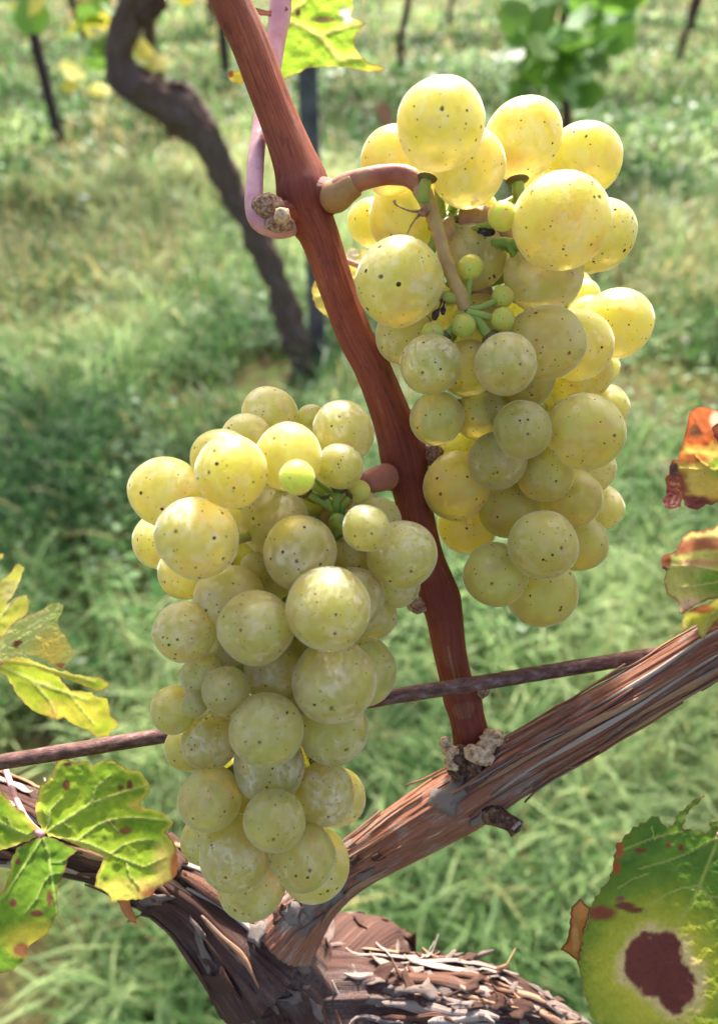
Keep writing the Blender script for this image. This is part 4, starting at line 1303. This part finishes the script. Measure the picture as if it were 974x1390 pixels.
s5 = [leaf_sheet(oF, VF, lambda x, y: .1300 + .00004 * abs(x - 950) * .5 + .00003 * (1250 - y) + .003 * math.sin((x - 780) / 90), pF, seed=15, step=2.6, tooth=5.5, pucker=.0005),
      leaf_sheet([(775,1232),(787,1220),(797,1230),(802,1232),(797,1250),(792,1262),(790,1280),(786,1308),(772,1296),(760,1290),(768,1280),(772,1262)], [], lambda x, y: .1318 + .003 * math.sin((x - 760) / 14), painter((178,104,54), (206,140,84), (120,60,40), 3, [(780,1276,4,20,(214,160,110),.6)], (190,130,80), (90,44,36)), seed=16)]
l5 = leaf_obj('leaf', s5, vine, 'dark green leaf with a large brown spot and torn rim')
q = Tube(px_path([(976, 1136, .1340, 6), (1040, 1110, .136, 5), (1100, 1000, .138, 5), (1120, 900, .131, 5), (1080, 826, .1245, 6)]), nl=30, ns=10)
link('leaf_stalk', q.mesh('leaf_stalk'), M['petiole'], l5)

# --- backlit leaf at the top behind the cane
pG = painter((146,190,40), (176,208,66), (206,206,80), 3, [(512,92,18,6,(226,206,70),.6),(440,26,16,4,(120,100,60),.6),(470,20,10,12,(230,226,206),.5),(404,16,4,5,(90,50,50),.5),(482,32,8,3,(214,150,100),.5)], (206,196,104), (150,120,60))
oG = [(370,110),(362,98),(356,80),(366,58),(372,40),(380,24),(376,0),(380,-60),(420,-110),(480,-90),(500,-40),(478,0),(480,10),(476,22),(484,26),(498,32),(490,38),(484,44),(480,54),(482,64),(488,74),(500,84),(514,88),(524,94),(514,97),(496,96),(478,92),(460,90),(440,90),(420,92),(400,100),(384,108)]
VG = [([(384,26),(410,34),(434,48),(460,80),(476,78),(490,78)],4),([(434,48),(462,38),(494,30)],3.4),([(386,20),(410,4),(428,-20)],3.4),([(384,26),(376,70),(372,100)],3)]
s6 = [leaf_sheet(oG, VG, lambda x, y: .166 + .00005 * (x - 384) + .00004 * (y - 20), pG, seed=17),
      leaf_sheet([(309,99),(314,95),(326,96),(332,110),(326,114),(314,110),(310,104)], [], lambda x, y: .168, painter((216,196,40), (226,206,60), (190,130,60), 2, [(313,100,5,6,(120,60,40),.5)], (220,200,80)), seed=18),
      leaf_sheet([(346,10),(362,14),(376,16),(388,8),(392,12),(384,18),(368,22),(352,20)], [], lambda x, y: .159, painter((150,80,70), (180,110,90), (120,60,60), 2, [], (180,110,90)), seed=19)]
leaf_obj('leaf', s6, vine, 'backlit yellow green leaf with pale veins behind the cane')
pH = painter((226,206,90), (234,218,120), (226,196,100), 4, [(478,345,10,8,(236,226,190),.7)], (236,226,150))
s7 = [leaf_sheet([(423,392),(428,380),(440,372),(456,360),(470,344),(474,334),(484,338),(498,340),(510,356),(504,400),(486,426),(462,436),(446,432),(432,420),(424,406)], [([(500,370),(460,388),(430,404)],1.5)], lambda x, y: .182 + .0001 * (x - 470) * .5, pH, seed=20)]
l7 = leaf_obj('leaf', s7, vine, 'pale yellow leaf half hidden behind the cane')
q = Tube(px_path([(500, 370, .183, 4), (485, 360, .175, 4), (455, 345, .163, 4), (432, 300, .152, 5)]), nl=16, ns=10)
link('leaf_stalk', q.mesh('leaf_stalk'), M['petiole'], l7)

# ------------------------------------------------------------------ background rows
LEAFP = [(0, -.2), (.28, -.4), (.5, -.16), (.46, .08), (.5, .34), (.3, .46), (0, .66), (-.3, .46), (-.5, .34), (-.46, .08), (-.5, -.16), (-.28, -.4)]


def leaf_cloud(name, centres, sizes, cols, mat):
    """vine leaves: a 12-sided lobed blade with a centre vertex, cupped"""
    n = len(centres)
    P = np.array([(0, .08)] + LEAFP)
    V = np.zeros((n, 13, 3))
    for k in range(n):
        nrm = Vector((random.gauss(0, .6), random.gauss(0, .6) - .3, random.uniform(.2, 1))).normalized()
        u = nrm.orthogonal().normalized(); u = Matrix.Rotation(random.random() * 6.28, 3, nrm) @ u
        w = nrm.cross(u)
        cup = random.uniform(-.5, .3)
        for q, (a, b) in enumerate(P):
            V[k, q] = Vector(centres[k]) + (u * a + w * b + nrm * (cup * (a * a + b * b))) * sizes[k]
    b = np.arange(n)[:, None, None] * 13
    j = np.arange(12)
    t = np.stack([np.zeros(12, int), j + 1, (j + 1) % 12 + 1], 1)[None]
    me = np_mesh(name, V.reshape(-1, 3), [(b + t).reshape(-1, 3)])
    set_col(me, 'Col', np.repeat(np.array(cols), 13, 0))
    me.materials.append(mat)
    return me


LG, LY, LO, LB = srgb(118, 160, 68), srgb(214, 204, 78), srgb(200, 134, 66), srgb(150, 184, 134)


def rand_cols(n, wts):
    out = []
    for k in range(n):
        c = random.choices((LG, LY, LO, LB), wts)[0]
        f = random.uniform(.65, 1.15)
        out.append(tuple(min(1, x * f) for x in c))
    return out


def back_trunk(rows, Y, name, mat, parent, lump=.25):
    pts = []
    for x, y, r in rows:
        p = at_y(x, y, Y)
        pts.append((p.x, p.y, p.z, r * (p - CAM).dot(FWD) / FPX))
    t = Tube(pts, nl=240, ns=48, disp=lambda tc, r: r * lump * (fbm(np.stack([tc[:, 0] * 1.6, tc[:, 1] * 1.6, tc[:, 2] * 24], 1), 4) - .45 * np.abs(vnoise(np.stack([tc[:, 0] * 4, tc[:, 1] * 4, tc[:, 2] * 9], 1)))))
    return link(name, t.mesh(name), mat, parent)


# gnarled vine in the next row
g0 = at_ground(412, 505)
bv = empty('background_vine', (g0.x, g0.y, 0))
tag(bv, 'gnarled dark vine trunk leaning through the grass of the next row', 'vine', 'vines in the rows behind')
back_trunk([(205, -150, 22), (196, -60, 23), (187, -5, 22), (172, 30, 20), (162, 72, 20), (176, 108, 27), (214, 136, 26), (246, 152, 29), (276, 184, 23), (302, 232, 20), (330, 286, 19), (362, 352, 17), (392, 430, 17), (408, 495, 18), (412, 530, 20)], g0.y, 'trunk', M['farwood'], bv, .55)
back_trunk([(190, 20, 16), (205, 8, 16), (222, -4, 12)], g0.y, 'side_spur', M['oldwood'], bv, .3)
back_trunk([(258, 160, 16), (246, 132, 13), (240, 112, 10)], g0.y, 'side_spur', M['oldwood'], bv, .3)
cs, sz = [], []
def cluster(n, x0, x1, y0, y1, Y0, Y1, s0, s1):
    for k in range(n):
        p = at_y(random.uniform(x0, x1), random.uniform(y0, y1), random.uniform(Y0, Y1))
        cs.append(p); sz.append(random.uniform(s0, s1))
cluster(24, 60, 320, -160, 20, g0.y, g0.y + .5, .06, .1); cluster(24, 88, 150, -10, 125, g0.y + .3, g0.y + .9, .05, .075); cluster(3, 190, 215, 55, 95, g0.y - .05, g0.y + .05, .05, .07); cluster(6, 20, 60, -40, 25, g0.y + .3, g0.y + .8, .08, .11)
for k in range(200):
    cs.append(Vector((g0.x + random.uniform(-.7, 1.0), g0.y + random.gauss(0, .16), random.uniform(1.05, 1.75)))); sz.append(random.uniform(.07, .13))
me = leaf_cloud('foliage', cs, sz, rand_cols(len(cs), (4, 4, 2, 1)), M['foliage'])
link('foliage', me, None, bv)

# a leafy shoot hanging from the third row
cs, sz = [], []
p0 = at_ground(770, 215)
sv = empty('background_vine', (p0.x, p0.y, 0))
tag(sv, 'background vine with low leafy green shoots spilling above the grass', 'vine', 'vines in the rows behind')
back_trunk([(770, 230, 7), (768, 150, 7), (764, 60, 7), (770, -20, 8), (776, -90, 8)], p0.y, 'trunk', M['oldwood'], sv, .3)
cluster(95, 690, 850, -60, 90, p0.y - .9, p0.y + .5, .10, .17); cluster(30, 690, 800, 50, 132, p0.y - .6, p0.y - .2, .09, .14)
link('foliage', leaf_cloud('foliage', cs, sz, rand_cols(len(cs), (6, .15, 0, 5)), M['foliage']), None, sv)

# further vines: one built, the others copied
def make_row_vine():
    r = empty('background_vine', (0, 0, 0))
    t = Tube([(0, 0, -.03, .03), (.02, .01, .2, .026), (-.03, .0, .45, .028), (.03, -.02, .7, .03), (.1, 0, .85, .026), (.3, 0, .9, .016)], nl=60, ns=16,
             disp=lambda tc, r_: r_ * .3 * fbm(np.stack([tc[:, 0] * 1.4, tc[:, 1] * 1.4, tc[:, 2] * 16], 1), 3))
    link('trunk', t.mesh('trunk'), M['oldwood'], r)
    n = 200
    C = [(random.uniform(-.6, .6), random.gauss(0, .16), random.uniform(.95, 1.65)) for _ in range(n)]
    C += [(random.uniform(-.5, .5), random.gauss(0, .15), random.uniform(.86, 1.0)) for _ in range(8)]
    link('foliage', leaf_cloud('foliage', C, [random.uniform(.07, .13) for _ in C], rand_cols(len(C), (6, 3, 1, 1)), M['foliage']), None, r)
    return r


rowv = make_row_vine()
spots = [(-2.1, 4.3), (1.2, 2.0), (2.4, 2.0), (-1.02, 4.4), (2.35, 4.35), (3.4, 4.4), (-3.4, 7.0), (-2.2, 7.0), (-1.1, 7.05), (.35, 7.0), (1.5, 7.0), (2.6, 7.0), (3.9, 7.0),
         (-4.2, 9.7), (-2.9, 9.7), (-1.6, 9.7), (-.3, 9.7), (1.0, 9.7), (2.3, 9.7), (3.6, 9.7), (4.9, 9.7)]
for k, (x, y) in enumerate(spots):
    if k == 0: o = rowv
    else:
        o = rowv.copy(); COL.objects.link(o)
        for ch in list(rowv.children):
            c = ch.copy(); COL.objects.link(c); c.parent = o
    o.location = (x, y, 0)
    o.rotation_euler = (0, 0, random.choice((0, math.pi)) + random.uniform(-.2, .2))
    s = random.uniform(.92, 1.08); o.scale = (s, s, s)
    rw = ('second' if y < 3 else 'third' if y < 5 else 'fourth' if y < 8 else 'fifth')
    lab = 'leafy vine on a slim dark trunk in the %s row of the vineyard' % rw
    tag(o, lab, 'vine', 'vines in the %s row' % rw)


def post(px, py, name, w, h, label, lean=0.0, mat=None):
    g = at_ground(px, py)
    bm = bmesh.new()
    # an open channel section with a folded lip
    prof = [(-1, -.7), (-1, .7), (-.55, .7), (-.55, .45), (-.75, .45), (-.75, -.45), (.75, -.45), (.75, .45), (.55, .45), (.55, .7), (1, .7), (1, -.7)]
    lo = [bm.verts.new((g.x + a * w / 2, g.y + b * w / 2, -.05)) for a, b in prof]
    hi = [bm.verts.new((g.x + a * w / 2 + lean * h, g.y + b * w / 2, h)) for a, b in prof]
    for k in range(12): bm.faces.new((lo[k], lo[(k + 1) % 12], hi[(k + 1) % 12], hi[k]))
    bm.faces.new(hi)
    me = bpy.data.meshes.new(name); bm.to_mesh(me); bm.free()
    return tag(link(name, me, mat or M['post']), label, 'post', 'posts of the vine rows')


post(432, 490, 'steel_post', .045, 1.9, 'grey steel trellis post beside the gnarled vine trunk')
post(82, 192, 'vine_stake', .05, 1.7, 'dark leaning stake in the third row of the vineyard', -.02, M['darkwood'])
post(698, 45, 'vine_stake', .08, 1.8, 'dark stake in the fifth row beyond the low leafy shoots', 0, M['darkwood'])
post(308, 110, 'vine_stake', .06, 1.8, 'dark stake in the fourth row behind the backlit leaf', 0, M['darkwood'])

# small meadow flowers
def flower(px, py, s, col, label):
    g = at_ground(px, py, .06)
    r = empty('meadow_flower', (g.x, g.y, 0))
    tag(r, label, 'flower')
    st = Tube([(g.x, g.y, 0, .0012), (g.x + .004, g.y, .03, .001), (g.x, g.y, .062, .001)], nl=8, ns=6)
    link('stem', st.mesh('stem'), M['pedicel'], r)
    for k in range(8):
        a = k * math.pi / 4
        u = Vector((math.cos(a), math.sin(a), .35)); v = Vector((-math.sin(a), math.cos(a), 0))
        c = Vector((g.x, g.y, .062))
        pts = [c, c + u * s * .5 + v * s * .22, c + u * s, c + u * s * .5 - v * s * .22]
        me = np_mesh('petal', np.array([p[:] for p in pts]), [np.array([[0, 1, 2, 3]])])
        set_col(me, 'Col', np.repeat(np.array([srgb(*col)]), 4, 0))
        link('petal', me, M['flower'], r)


flower(113, 596, .012, (206, 160, 214), 'small lilac meadow flower in the grass above the folded leaf')
flower(928, 464, .014, (226, 196, 226), 'small pale pink meadow flower beside the sunlit bunch')
flower(115, 270, .03, (226, 230, 232), 'small white meadow flower near the leaning stake')


# dry leaves that have dropped into the grass
for (px, py, c, lab) in ((185, 590, (156, 104, 84), 'dry reddish brown leaf lying in the grass beside the longer bunch'), (18, 622, (140, 96, 80), 'dry brown leaf lying in the grass near the lilac flower'), (908, 640, (150, 124, 92), 'dry tan leaf lying in the grass behind the scorched leaf'),
                         (520, 158, (110, 84, 70), 'dark dry leaf lying in the grass behind the bent stalk'), (300, 640, (132, 92, 70), 'dry leaf lying in the grass right behind the longer bunch')):
    g = at_ground(px, py, .07)
    me = leaf_cloud('fallen_leaf', [(g.x, g.y, .075)], [.07 if py > 300 else .12], [srgb(*c)], M['foliage'])
    tag(link('fallen_leaf', me, None), lab, 'leaf')
